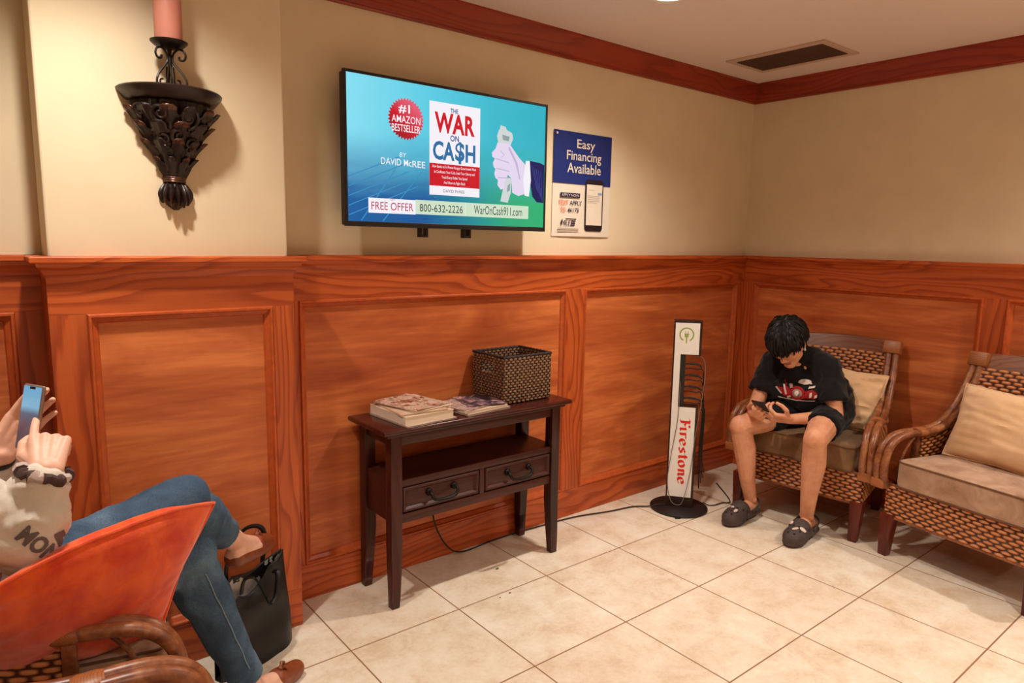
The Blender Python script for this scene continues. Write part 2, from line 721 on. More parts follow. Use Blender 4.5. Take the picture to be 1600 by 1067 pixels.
def side_return(name, x, sgn):
    """plain stained return on the side of the pillar"""
    root = bpy.data.objects.new(name, None)
    COL.objects.link(root)
    struct(root)
    s = lambda d: x + sgn * d
    b = MB()
    b.box(min(s(-.012), s(.0102)), max(s(-.012), s(.0102)), PY - .0178, 0, 0, 1.34)
    b.build('stile', M['pine_z'], root, False)
    pr = [(-.01, 1.300), (.010, 1.300), (.014, 1.312), (.022, 1.326), (.032, 1.336), (.034, 1.346), (.044, 1.346), (.048, 1.350), (.048, 1.362), (.044, 1.366), (-.01, 1.366)]
    b = MB()
    n = len(pr)
    vs = [(s(d), PY - .018 - max(0, d - .010), z) for d, z in pr] + [(s(d), 0, z) for d, z in pr]
    b.add(vs, [tuple(range(n)), tuple(reversed(range(n, 2 * n)))] + [(i, (i + 1) % n, (i + 1) % n + n, i + n) for i in range(n)])
    b.build('chair_rail', M['pine_y'], root, False)


side_return('trim_5', PX0, -1)
side_return('trim_6', PX1, 1)


def crown(name, P, a0, a1, mat, m0=0, m1=0):
    pr = [(0, 2.292), (.012, 2.292), (.016, 2.298), (.014, 2.304), (.018, 2.309), (.040, 2.394), (.044, 2.397), (.044, CEIL), (0, CEIL)]
    n = len(pr)
    vs = [P(a0 + m0 * d, d, z) for d, z in pr] + [P(a1 + m1 * d, d, z) for d, z in pr]
    b = MB().add(vs, [tuple(range(n)), tuple(reversed(range(n, 2 * n)))] + [(i, (i + 1) % n, (i + 1) % n + n, i + n) for i in range(n)])
    return struct(b.build(name, mat, None, False))


crown('trim_7', back, PX1, 0, M['crown_x'], 1, -1)
crown('trim_8', right, 0, 5.4, M['crown_y'], 1, 0)
crown('trim_9', back, XL, PX0, M['crown_x'], 0, -1)
crown('trim_10', lambda a, d, z: (a, PY - d, z), PX0, PX1, M['crown_x'], -1, 1)

# ------------------------------------------------------------------ ceiling lights and vent
M['lens'] = emit('lamp_lens', (255, 244, 228), 3.0)
M['trimwhite'] = plain('white_trim_ring', (225, 218, 205), .5, 0, .4, .03)
where = ['recessed ceiling light nearest the television, its rim just in frame', 'recessed ceiling light over the pillar and the seated woman',
         'added unseen fill light in the middle of the room', 'added unseen fill light behind the camera',
         'recessed ceiling light near the right wall', 'added unseen fill light in the far front corner of the room',
         'added unseen fill light in the front left of the room']
for (x, y, k), lab in zip(CANS, where):
    t = thing('ceiling_light', lab, 'light', (x, y, CEIL), 0, 'recessed ceiling lights')
    MB().lathe([(.083, 0), (.085, -.004), (.080, -.007), (.068, -.005), (.066, 0)], 40).build('trim_ring', M['trimwhite'], t)
    MB().lathe([(0.0001, -.004), (.068, -.004)], 40).build('lens', M['lens'], t, False)
    ld = bpy.data.lights.new('lamp', 'SPOT')
    ld.spot_size = math.radians(136)
    ld.spot_blend = 1.0
    ld.shadow_soft_size = .045
    ld.energy = LAMP_POWER * k
    ld.color = LAMP_COLOR
    lo = bpy.data.objects.new('lamp', ld)
    COL.objects.link(lo)
    lo.parent = t
    lo.location = (0, 0, -.012)

M['vent'] = plain('vent_paint', (196, 166, 148), .6, 0, .3, .03)
M['ventdark'] = plain('vent_inside', (44, 28, 22), .8, 0, .1, .1)
M['slat'] = plain('vent_slats', (84, 58, 44), .6, .2, .3, .1)
t = thing('ceiling_vent', 'beige return-air grille with dark slats on the ceiling by the right corner', 'vent', (-.462, -.489, CEIL))
hx, hy, ix, iy = .176, .272, .132, .238
b = MB()
for (x0, x1, y0, y1) in ((-hx, -ix, -hy, hy), (ix, hx, -hy, hy), (-ix, ix, -hy, -iy), (-ix, ix, iy, hy)):
    b.box(x0, x1, y0, y1, -.007, 0)
b.build('frame', M['vent'], t, False, .001)
MB().box(-ix, ix, -iy, iy, -.002, 0).build('backing', M['ventdark'], t, False)
for k in range(15):
    x = -ix + .012 + k * (2 * ix - .024) / 14
    MB().box(-.006, .006, -iy, iy, -.0008, .0008, 0, Matrix.Translation((x, 0, -.0055)) @ Matrix.Rotation(.6, 4, 'Y')).build('slat', M['slat'], t, False)


# ================================================================== television
def screen_mat():
    t = NT('television_picture')
    tc = t.n('TexCoord')
    sp = t.n('SeparateXYZ')
    t.l(tc.outputs['Object'], sp.inputs[0])
    u = t.math('DIVIDE', sp.outputs[0], .956)
    v = t.math('DIVIDE', sp.outputs[2], .530)
    top = t.ramp(u, [(0, lin(132, 222, 242)), (.35, lin(92, 205, 228)), (.7, lin(52, 184, 204)), (1, lin(40, 176, 196))])
    bot = t.ramp(u, [(0, lin(24, 96, 160)), (.35, lin(16, 88, 152)), (.6, lin(22, 140, 150)), (.8, lin(24, 168, 120)), (1, lin(20, 172, 112))])
    nz = t.noise(t.coords((1, 1, 4)), 3.0, 3, .5, .6)
    vv = t.math('ADD', v, t.math('MULTIPLY', t.math('SUBTRACT', nz, .5), .25))
    k = t.ramp(vv, [(.16, (0, 0, 0, 1)), (.66, (1, 1, 1, 1))])
    c = t.mix(k, bot, top)
    t.base((0, 0, 0, 1), .25, 0, .4)
    t.l(c, t.b.inputs['Emission Color'])
    t.b.inputs['Emission Strength'].default_value = 1.0
    return t.m


E_ = {}
for nm, rgb in dict(white=(244, 240, 246), red=(205, 24, 40), red2=(196, 20, 60), blue=(24, 60, 140), steel=(44, 110, 160), ink=(52, 44, 56),
                    magenta=(170, 30, 70), pale=(206, 226, 200), skin=(228, 214, 238), skin2=(196, 176, 212), skin3=(176, 150, 190), sleeve=(28, 28, 86), stripe=(64, 74, 150),
                    money=(206, 214, 214), money2=(140, 160, 160), line=(92, 170, 206), pink=(226, 110, 130), green=(24, 140, 92)).items():
    E_[nm] = emit('picture_' + nm, rgb, 1.0)

TX, TZ, TW, TH = -2.797, 1.476, .982, .560
tv = thing('television', 'wall-mounted flat television showing a blue and green advert, black frame', 'television', (TX, -.122, TZ))
bz = .011
b = MB()
for (x0, x1, z0, z1) in ((0, bz, 0, TH), (TW - bz, TW, 0, TH), (bz, TW - bz, TH - bz, TH), (bz, TW - bz, 0, .019)):
    b.box(x0, x1, -.004, .012, z0, z1)
b.build('bezel', M['black'], tv, False, .0015)
MB().box(.004, TW - .004, .004, .045, .004, TH - .004).build('rear_housing', M['black'], tv, False, .006)
for x in (.365, .580):
    b = MB()
    b.box(x - .019, x + .019, .046, .070, .05, .42)
    b.box(x - .019, x - .008, .040, .066, -.036, .05)
    b.box(x + .008, x + .019, .040, .066, -.036, .05)
    b.box(x - .008, x + .008, .040, .066, -.036, -.026)
    b.build('mount_bracket', M['black'], tv, False, .0015)
MB().box(.25, .70, .070, .121, .14, .36).build('wall_plate', M['black'], tv, False, .003)
scr = MB().box(0, .960, -.0005, .003, 0, .530).build('screen', screen_mat(), tv, False)
scr.location = (bz, -.001, .019)


def sx(x):
    return x - TX - bz


def sz(z):
    return z - TZ - .019


# faint banknote engraving lines
lines = []
for k in range(5):
    z0 = .02 + k * .035
    lines.append([(0.003, z0), (.003, z0 + .004), (.30 - k * .02, z0 + .125 - k * .008), (.30 - k * .02, z0 + .121 - k * .008)])
for k in range(2):
    lines.append([(.05 + k * .09, .003), (.056 + k * .09, .003), (.20 + k * .12, .20), (.196 + k * .12, .20)])
flat(lines, emit('picture_engraving', (60, 140, 190), 1.0), scr, -.0008, 'printed_pattern')
# starburst seal
st = []
cx, cz = sx(-2.539), sz(1.888)
for k in range(72):
    r = .080 if k % 2 else .070
    a = 2 * math.pi * k / 72
    st.append((cx + r * math.cos(a), cz + r * math.sin(a)))


def seal_mat():
    t = NT('picture_seal')
    v = t.coords()
    sp = t.n('SeparateXYZ')
    t.l(v, sp.inputs[0])
    k = t.math('ADD', t.math('MULTIPLY', t.math('SUBTRACT', sp.outputs[0], cx), 3.0), t.math('MULTIPLY', t.math('SUBTRACT', sp.outputs[2], cz), 4.0))
    c = t.ramp(t.math('ADD', k, .5), [(.1, lin(150, 8, 30)), (.45, lin(206, 22, 44)), (.8, lin(226, 92, 116))])
    t.base((0, 0, 0, 1), .4)
    t.l(c, t.b.inputs['Emission Color'])
    t.b.inputs['Emission Strength'].default_value = 1
    return t.m


flat([st], seal_mat(), scr, -.0010, 'seal')
lettering('#1', E_['white'], scr, (cx - .008, -.0016, cz + .036), .050, .034, bold=.02)
lettering('AMAZON', E_['white'], scr, (cx, -.0016, cz - .002), .126, .027, bold=.003)
lettering('BESTSELLER', E_['white'], scr, (cx, -.0016, cz - .035), .126, .027, bold=.008)
lettering('BY', E_['white'], scr, (sx(-2.554), -.0016, sz(1.753)), .032, .016, shear=.2)
lettering('DAVID M', E_['white'], scr, (sx(-2.590), -.0016, sz(1.724)), .118, .025, bold=.004)
lettering('c', E_['white'], scr, (sx(-2.522), -.0016, sz(1.720)), .014, .017, bold=.004)
lettering('REE', E_['white'], scr, (sx(-2.483), -.0016, sz(1.722)), .058, .025, bold=.004)
# book
bx0, bx1, bz0, bz1 = sx(-2.434), sx(-2.187), sz(1.610), sz(1.972)
flat([rect(bx0, bx1, bz0, bz1)], E_['white'], scr, -.0010, 'book_cover')
flat([rect(bx0, bx1, sz(1.646), sz(1.734))], E_['red'], scr, -.0013, 'book_band')
bc = (bx0 + bx1) / 2
lettering('THE', E_['blue'], scr, (bc - .006, -.0016, sz(1.945)), .038, .018, bold=.02)
lettering('WAR', E_['red'], scr, (bc - .002, -.0016, sz(1.894)), .196, .080, bold=.035, spacing=1.06)
lettering('ON', E_['blue'], scr, (bc - .004, -.0016, sz(1.838)), .042, .024, bold=.02)
lettering('CA', E_['steel'], scr, (bc - .056, -.0016, sz(1.785)), .104, .074, bold=.03)
lettering('$', E_['steel'], scr, (bc + .022, -.0016, sz(1.783)), .046, .088, bold=.03)
lettering('H', E_['steel'], scr, (bc + .075, -.0016, sz(1.784)), .050, .072, bold=.03)
for k, (s, w) in enumerate((('How Banks and a Power-Hungry Government Want', .215), ('to Confiscate Your Cash, Steal Your Liberty and', .200),
                            ('Track Every Dollar You Spend', .126), ('And How to Fight Back', .106))):
    lettering(s, E_['white'], scr, (bc - .003, -.0016, sz(1.721 - .0205 * k)), w, .014, bold=.006)
lettering('DAVID McREE', E_['ink'], scr, (bc - .006, -.0016, sz(1.628)), .104, .012)
# lower banner
flat([rect(sx(-2.703), sx(-2.498), sz(1.528), sz(1.584)), rect(sx(-2.498), sx(-1.916), sz(1.530), sz(1.586))], [E_['white'], E_['pale']], scr, -.0010, 'banner', [0, 1])
lettering('GET', E_['magenta'], scr, (sx(-2.600), -.0016, sz(1.580)), .020, .006)
lettering('FREE OFFER', E_['magenta'], scr, (sx(-2.600), -.0016, sz(1.555)), .182, .030)
lettering('800-632-2226', E_['ink'], scr, (sx(-2.376), -.0016, sz(1.556)), .208, .030)
lettering('WarOnCash911.com', E_['ink'], scr, (sx(-2.084), -.0016, sz(1.559)), .262, .036)
flat([rect(sx(-2.259), sx(-2.257), sz(1.532), sz(1.584))], E_['white'], scr, -.0013, 'banner_divider')
# fist holding folded banknotes, coming out of a pinstriped sleeve
Q = lambda pts: [(sx(x), sz(z)) for x, z in pts]
note = Q([(-2.092, 1.850), (-2.098, 1.872), (-2.088, 1.898), (-2.083, 1.902), (-2.080, 1.918), (-2.052, 1.914), (-2.046, 1.902), (-2.016, 1.892), (-2.010, 1.870), (-2.026, 1.835), (-2.085, 1.83)])
note2 = Q([(-2.075, 1.600), (-2.034, 1.596), (-2.018, 1.640), (-2.014, 1.700), (-2.045, 1.705), (-2.060, 1.66)])
flat([note], E_['money'], scr, -.0010, 'banknote')
flat([note2], E_['money'], scr, -.0010, 'banknote')
fist = Q([(-2.095, 1.845), (-2.040, 1.846), (-2.022, 1.838), (-1.975, 1.792), (-1.945, 1.770), (-1.930, 1.755), (-1.930, 1.642), (-1.975, 1.628),
          (-2.010, 1.640), (-2.016, 1.700), (-2.035, 1.715), (-2.050, 1.690), (-2.055, 1.655), (-2.075, 1.650), (-2.092, 1.668), (-2.090, 1.690), (-2.104, 1.698),
          (-2.110, 1.715), (-2.104, 1.735), (-2.114, 1.742), (-2.118, 1.760), (-2.108, 1.778), (-2.122, 1.784), (-2.124, 1.802), (-2.104, 1.820)])
flat([fist], E_['skin'], scr, -.0012, 'fist')
cr = []
for (a, b2) in (((-2.104, 1.776), (-2.030, 1.764)), ((-2.100, 1.736), (-2.028, 1.728)), ((-2.090, 1.697), (-2.032, 1.700)), ((-2.080, 1.812), (-2.058, 1.796)), ((-2.058, 1.796), (-2.072, 1.782))):
    cr.append(Q([a, b2, (b2[0], b2[1] + .004), (a[0], a[1] + .004)]))
cr.append(Q([(-2.030, 1.835), (-1.985, 1.770), (-1.965, 1.700), (-1.972, 1.700), (-1.996, 1.768), (-2.036, 1.825)]))
flat(cr, E_['skin2'], scr, -.0014, 'fist_creases')
flat([Q([(-2.070, 1.880), (-2.030, 1.876), (-2.034, 1.856), (-2.066, 1.858)])], E_['money2'], scr, -.0014, 'banknote_print')
flat([Q([(-2.040, 1.640), (-2.024, 1.650), (-2.022, 1.68), (-2.036, 1.67)])], E_['money2'], scr, -.0014, 'banknote_print')
flat([Q([(-1.936, 1.782), (-1.914, 1.784), (-1.905, 1.70), (-1.915, 1.628), (-1.940, 1.632), (-1.950, 1.70)])], E_['white'], scr, -.0013, 'shirt_cuff')
flat([Q([(-1.914, 1.784), (-1.855, 1.780), (-1.8275, 1.772), (-1.8275, 1.604), (-1.868, 1.606), (-1.895, 1.630), (-1.910, 1.69)])], E_['sleeve'], scr, -.0012, 'jacket_sleeve')
flat([Q([(-1.905 + .014 * k, 1.765 - .006 * k), (-1.902 + .014 * k, 1.765 - .006 * k), (-1.866 + .008 * k, 1.66 - .012 * k), (-1.869 + .008 * k, 1.66 - .012 * k)]) for k in range(5)], E_['stripe'], scr, -.0014, 'sleeve_pinstripes')

# ================================================================== poster
PXL, PXR, PZ0, PZ1 = -1.667, -1.270, 1.459, 1.962
pw, ph = PXR - PXL, PZ1 - PZ0
M['pwhite'] = plain('poster_white', (222, 208, 190), .6, 0, .3, .02)
M['pblue'] = plain('poster_blue', (26, 42, 110), .6, 0, .3, .04)
M['pnavy'] = plain('poster_navy', (38, 26, 62), .6, 0, .3, .04)
M['porange'] = plain('poster_orange', (226, 92, 44), .6, 0, .3, .04)
M['pphone'] = plain('poster_phone', (34, 20, 24), .6, 0, .3, .04)
M['pgrey'] = plain('poster_grey', (186, 170, 156), .6, 0, .3, .04)
M['pltblue'] = plain('poster_light_blue', (128, 156, 176), .6, 0, .3, .04)
po = thing('poster', 'blue and white financing poster pinned on the cream wall right of the television', 'poster', (PXL, -.001, PZ0))


def sheet(u, v):
    d = -.003 - .003 * (1 - v) ** 3 * math.sin(u * math.pi * 1.0) - .002 * u * (1 - v) ** 2
    return (u * pw, d, v * ph)


sh = MB().grid(sheet, 10, 14).build('paper_sheet', M['pwhite'], po, True)
Y0 = -.0095
flat([rect(0, pw, ph * .508, ph)], M['pblue'], po, Y0 + .003, 'blue_header')
MB().lathe([(0.0001, .002), (.005, .001), (.006, -.001)], 16).build('push_pin', M['pwhite'], po).location = (.016, Y0 - .002, ph - .016)
po.children[-1].rotation_euler = (math.pi / 2, 0, 0)
lettering('Easy', M['pwhite'], po, (pw * .535, Y0, ph * .880), .124, .056, bold=.008)
lettering('Financing', M['pwhite'], po, (pw * .51, Y0, ph * .765), .238, .058, bold=.008)
lettering('Available', M['pwhite'], po, (pw * .515, Y0, ph * .660), .232, .048, bold=.008)
flat([rect(pw * .12, pw * .455, ph * .375, ph * .420)], M['pnavy'], po, Y0, 'navy_strip')
lettering('APPLY NOW', M['pwhite'], po, (pw * .287, Y0 - .001, ph * .397), .118, .013, bold=.0)
lettering('TEXT', M['porange'], po, (pw * .175, Y0, ph * .325), .064, .022, bold=.008)
lettering('APPLY', M['pnavy'], po, (pw * .385, Y0, ph * .325), .084, .022, bold=.006)
lettering('TO', M['porange'], po, (pw * .17, Y0, ph * .255), .034, .022, bold=.008)
lettering('46178', M['pnavy'], po, (pw * .345, Y0, ph * .255), .076, .022, bold=.006)
lettering('MILE', M['pnavy'], po, (pw * .225, Y0, ph * .130), .062, .024, bold=.0, shear=.25)
flat([rect(pw * .215, pw * .40, ph * .165, ph * .174), rect(pw * .315, pw * .39, ph * .144, ph * .155), rect(pw * .31, pw * .385, ph * .122, ph * .134),
      rect(pw * .30, pw * .375, ph * .103, ph * .113), [(pw * .135, ph * .13), (pw * .155, ph * .165), (pw * .165, ph * .165), (pw * .155, ph * .11), (pw * .145, ph * .11)]], M['pnavy'], po, Y0, 'striped_logo')
flat([rect(pw * .09, pw * .44, ph * .065, ph * .082), rect(pw * .09, pw * .44, ph * .045, ph * .06)], M['pgrey'], po, Y0, 'fine_print')


def rrect(x0, x1, z0, z1, r, n=5):
    out = []
    for cx_, cz_, a in ((x1 - r, z1 - r, 0), (x0 + r, z1 - r, 90), (x0 + r, z0 + r, 180), (x1 - r, z0 + r, 270)):
        for k in range(n + 1):
            t_ = math.radians(a + 90 * k / n)
            out.append((cx_ + r * math.cos(t_), cz_ + r * math.sin(t_)))
    return out


flat([rrect(pw * .545, pw * .865, ph * .055, ph * .562, .018)], M['pphone'], po, Y0 - .0005, 'printed_phone')
flat([rect(pw * .565, pw * .845, ph * .115, ph * .515)], M['pwhite'], po, Y0 - .0012, 'printed_phone_screen')
flat([rect(pw * .765, pw * .835, ph * .415, ph * .438)], M['pltblue'], po, Y0 - .0018, 'message_bubble')
flat([rect(pw * .585, pw * (.80 - .05 * (k == 4)), ph * (.40 - .017 * k), ph * (.408 - .017 * k)) for k in range(5)] + [rect(pw * .60, pw * .70, ph * .458, ph * .464)], M['pgrey'], po, Y0 - .0018, 'message_lines')

# ================================================================== wall sconce with candle
M['bronze'] = plain('antique_bronze', (36, 21, 16), .38, .35, .6, .35, 45, .25)
M['gilt'] = plain('rubbed_gilt_edges', (84, 52, 36), .32, .5, .6, .3, 60)
SX, SY = -3.385, PY
sc_ = thing('wall_shelf', 'dark carved acanthus-leaf wall bracket shelf on the pillar', 'shelf', (SX, SY, 0))
prof = [(.002, 1.822), (.118, 1.822), (.126, 1.826), (.136, 1.838), (.146, 1.850), (.147, 1.856), (.143, 1.860), (.002, 1.860)]
b = MB()
nseg = 28
vs = []
for r, z in prof:
    for k in range(nseg + 1):
        a = math.pi + math.pi * k / nseg
        vs.append((r * math.cos(a), r * math.sin(a) * 1.05, z))
w = nseg + 1
fs = [(i * w + k, i * w + k + 1, (i + 1) * w + k + 1, (i + 1) * w + k) for i in range(len(prof) - 1) for k in range(nseg)]
fs.append(tuple([i * w for i in range(len(prof))] + [i * w + nseg for i in reversed(range(len(prof)))]))
b.add(vs, fs)
b.build('shelf_top', M['bronze'], sc_, True)
# corbel core
core = [(.110, 1.822), (.108, 1.800), (.094, 1.770), (.078, 1.735), (.062, 1.700), (.046, 1.665), (.034, 1.635), (.026, 1.612), (.024, 1.600), (.026, 1.592), (.034, 1.580), (.038, 1.562), (.034, 1.540), (.022, 1.520), (.006, 1.508)]
b = MB()
vs = []
for r, z in core:
    for k in range(nseg + 1):
        a = math.pi + math.pi * k / nseg
        rr = r * (1 + .05 * math.sin(k * 2.6))
        vs.append((rr * math.cos(a), rr * math.sin(a) * .95, z))
fs = [(i * w + k, i * w + k + 1, (i + 1) * w + k + 1, (i + 1) * w + k) for i in range(len(core) - 1) for k in range(nseg)]
for i in range(len(core) - 1):
    fs.append((i * w, (i + 1) * w, (i + 1) * w + nseg, i * w + nseg))
b.add(vs, fs)
b.build('corbel', M['bronze'], sc_, True)


def rcore(z):
    for (r0, z0), (r1, z1) in zip(core, core[1:]):
        if z1 <= z <= z0:
            t_ = (z0 - z) / (z0 - z1)
            return r0 + (r1 - r0) * t_
    return .01


def leaf(z0, z1, ang, curl, wid, out=.008):
    """one acanthus lobe: rises along the corbel and curls outward at its tip"""
    N = 14
    vs = []
    for i in range(N + 1):
        s = i / N
        z = z0 + (z1 - z0) * s
        bend = curl * max(0, s - .55) ** 1.4 * 2.2
        rad = rcore(min(max(z, 1.51), 1.82)) * .97 + out * math.sin(s * math.pi * .8) + bend
        ww = wid * (math.sin(math.pi * (s * .80 + .14)) ** .6) * (1 + .22 * math.sin(s * 22))
        for q in (-1, -.55, 0, .55, 1):
            a = ang + q * ww / max(rad, .03)
            h = rad + .006 * (1 - abs(q)) - .004 * (abs(q) == .55)
            vs.append((h * math.cos(a), min(-.001, h * math.sin(a) * .95), z - .05 * bend * s * 5))
    fs = [(i * 5 + k, i * 5 + k + 1, (i + 1) * 5 + k + 1, (i + 1) * 5 + k) for i in range(N) for k in range(4)]
    return vs, fs


for z0, z1, cnt, curl, wid, off in ((1.700, 1.812, 6, .030, .036, 0), (1.660, 1.768, 5, .030, .033, .5), (1.622, 1.720, 5, .026, .026, 0), (1.602, 1.668, 4, .020, .018, .5)):
    for k in range(cnt):
        ang = math.pi + math.pi * (k + .5 + off * .4) / (cnt + off * .4)
        vs, fs = leaf(z0, z1, ang, curl, wid)
        b = MB().add(vs, fs)
        tip = [Vector(vs[-3 - 5 * j]) * 1.0 + Vector((0, -.002, .001)) for j in range(3)]
        o = b.build('leaf', [M['bronze'], M['gilt']], sc_, True)
        o.data.polygons.foreach_set('material_index', [1 if (i // 4) >= 12 and k % 2 == 0 else 0 for i in range(len(o.data.polygons))])
        o.modifiers.new('thick', 'SOLIDIFY').thickness = .004
for k in range(7):
    ang = math.pi + math.pi * (k + .5) / 7
    vs = []
    N = 7
    for i in range(N + 1):
        s = i / N
        z = 1.592 - .085 * s * (1 - .25 * abs(k - 3) / 3)
        rad = .024 + .022 * math.sin(s * 2.6)
        for q in (-1, 0, 1):
            a = ang + q * .010 * math.sin(math.pi * (s * .85 + .1)) / rad
            h = rad + .006 * (1 - abs(q))
            vs.append((h * math.cos(a), min(-.001, h * math.sin(a)), z))
    fs = [(i * 3 + j, i * 3 + j + 1, (i + 1) * 3 + j + 1, (i + 1) * 3 + j) for i in range(N) for j in range(2)]
    o = MB().add(vs, fs).build('tassel_leaf', [M['bronze'], M['gilt']], sc_, True)
    if k in (1, 2):
        o.data.polygons.foreach_set('material_index', [1 if i > 9 else 0 for i in range(len(o.data.polygons))])
    o.modifiers.new('thick', 'SOLIDIFY').thickness = .004
for a0, z0, R0, dr in ((4.95, 1.775, .032, 1), (4.25, 1.782, .026, -1), (5.55, 1.790, .020, 1), (3.75, 1.790, .020, -1), (4.72, 1.725, .022, -1), (5.15, 1.705, .018, 1), (4.25, 1.712, .018, -1)):
    pts = []
    for k in range(26):
        ph_ = k / 25 * 2 * math.pi * 1.5
        rho = R0 * (1 - .80 * k / 25)
        z = z0 + rho * math.sin(ph_ - 1.6)
        rc = rcore(min(z, 1.815)) + .016
        a = a0 + dr * rho * math.cos(ph_ - 1.6) / rc
        pts.append((rc * math.cos(a), min(-.004, rc * math.sin(a) * .95), z))
    MB().tube(pts, [.0068 - .003 * k / 25 for k in range(26)], 8).build('scroll', M['bronze'], sc_)
b = MB()
for z in (1.594, 1.600, 1.606):
    b.tube([(.030 * math.cos(math.pi + math.pi * k / 16), .030 * math.sin(math.pi + math.pi * k / 16) * .98 - .001, z) for k in range(17)], .0034, 8)
b.build('collar', M['gilt'], sc_)

CHX, CHY = SX - .012, SY - .075
ch = thing('candle_holder', 'black wrought-iron scrolled candle holder on the wall shelf', 'candle holder', (CHX, CHY, 1.860))
b = MB()
b.lathe([(.0001, .110), (.020, .110), (.040, .117), (.050, .126), (.051, .130), (.048, .130), (.036, .121), (.0001, .118)], 32)
b.build('drip_pan', M['iron'], ch)
for k in range(3):
    a = math.radians(205 + 120 * k)
    R2 = Matrix.Rotation(a, 3, 'Z')
    leg = smoothpath([(.046, 0, .003), (.045, 0, .020), (.034, 0, .040), (.018, 0, .060), (.008, 0, .076), (.010, 0, .094), (.024, 0, .108), (.040, 0, .104), (.046, 0, .090), (.040, 0, .078), (.029, 0, .079), (.027, 0, .088)], 5)
    bb = MB()
    bb.tube([R2 @ p for p in leg], .0032, 8)
    foot = smoothpath([(.010, 0, .060), (.012, 0, .034), (.012, 0, .018), (.020, 0, .008), (.030, 0, .012), (.030, 0, .024), (.022, 0, .026)], 5)
    bb.tube([R2 @ Matrix.Rotation(1.0, 3, 'Z') @ p for p in foot], .0026, 8)
    bb.build('scroll_leg', M['iron'], ch)
MB().lathe([(.0001, .058), (.006, .060), (.007, .075), (.005, .095), (.008, .112), (.0001, .113)], 16).build('stem', M['iron'], ch)
cd = thing('candle', 'tall dusty-rose pillar candle above the wall shelf', 'candle', (CHX, CHY, 1.9785))
M['wax'] = plain('rose_wax', (190, 122, 104), .55, 0, .4, .05, 20)
M['wax'].node_tree.nodes['Principled BSDF'].inputs['Subsurface Weight'].default_value = .15
MB().lathe([(.0001, 0), (.036, 0), (.0375, .003), (.0375, .205), (.035, .209), (.028, .206), (.0001, .200)], 36).build('wax', M['wax'], cd)
MB().tube([(0, 0, .198), (.001, 0, .210), (.003, 0, .218)], .0012, 6).build('wick', M['black'], cd)


# ================================================================== console table
ct = thing('console_table', 'dark espresso console table with two drawers against the back wall', 'table', (-2.280, -.165, 0))
X0, X1, YA, YB, ZT = -.432, .432, -.135, .130, .727       # leg outer faces
b = MB()
b.box(X0 - .045, X1 + .045, YA - .030, YB + .012, ZT - .020, ZT)
b.build('tabletop', M['espresso_top'], ct, True, .008, 3)
b = MB()
b.box(X0 - .020, X1 + .020, YA - .010, YB + .006, ZT - .034, ZT - .020)
b.build('top_molding', M['espresso'], ct, True, .004)


def table_leg(x, y, sx_, sy_):
    b = MB()
    a, c = .048, .030
    ox, oy = x, y
    fx = lambda w_: sorted((ox, ox - sx_ * w_))
    fy = lambda w_: sorted((oy, oy - sy_ * w_))

    def ring(z, w_, kick=0):
        (xa, xb), (ya, yb) = fx(w_), fy(w_)
        k = kick * sy_
        return [(xa, ya + k, z), (xb, ya + k, z), (xb, yb + k, z), (xa, yb + k, z)]
    zs = [(0, .034, .000), (.06, .038, .002), (.16, .044, .001), (.26, .048, 0), (ZT - .034, .048, 0)]
    rings = [ring(*q) for q in zs]
    for r0, r1 in zip(rings, rings[1:]):
        b.hexa(r0, r1)
    b.build('leg', M['espresso_z'], ct, True, .003, 2, True)


for x, s1 in ((X0, -1), (X1, 1)):
    for y, s2 in ((YA, -1), (YB, 1)):
        table_leg(x, y, s1, s2)
b = MB()
b.box(X0 + .048, X1 - .048, YA + .010, YA + .026, ZT - .075, ZT - .034)
b.build('apron', M['espresso'], ct, True, .002)
b = MB()
b.box(X0 + .048, X1 - .048, YB - .022, YB - .008, ZT - .075, ZT - .034)
b.build('apron', M['espresso'], ct, True, .002)
for x in (X0 + .010, X1 - .026):
    MB().box(x, x + .016, YA + .048, YB - .048, ZT - .075, ZT - .034).build('side_apron', M['espresso'], ct, True, .002)
    MB().box(x, x + .016, YA + .048, YB - .048, .345, .505).build('side_panel', M['espresso'], ct, True, .002)
MB().box(X0 + .012, X1 - .012, YA + .010, YB - .010, .500, .514).build('shelf', M['espresso'], ct, True, .002)
MB().box(X0 + .048, X1 - .048, YA + .008, YA + .026, .486, .512).build('drawer_rail', M['espresso'], ct, True, .002)
MB().box(X0 + .048, X1 - .048, YA + .008, YA + .026, .340, .378).build('drawer_rail', M['espresso'], ct, True, .002)
MB().box(X0 + .048, X1 - .048, YB - .030, YB - .012, .340, .505).build('back_panel', M['espresso'], ct, True, .002)
MB().box(X0 + .03, X1 - .03, YA + .026, YB - .03, .345, .357).build('drawer_floor', M['espresso'], ct, True)
MB().box(-.012, .012, YA + .008, YA + .026, .378, .486).build('drawer_divider', M['espresso_z'], ct, True, .002)
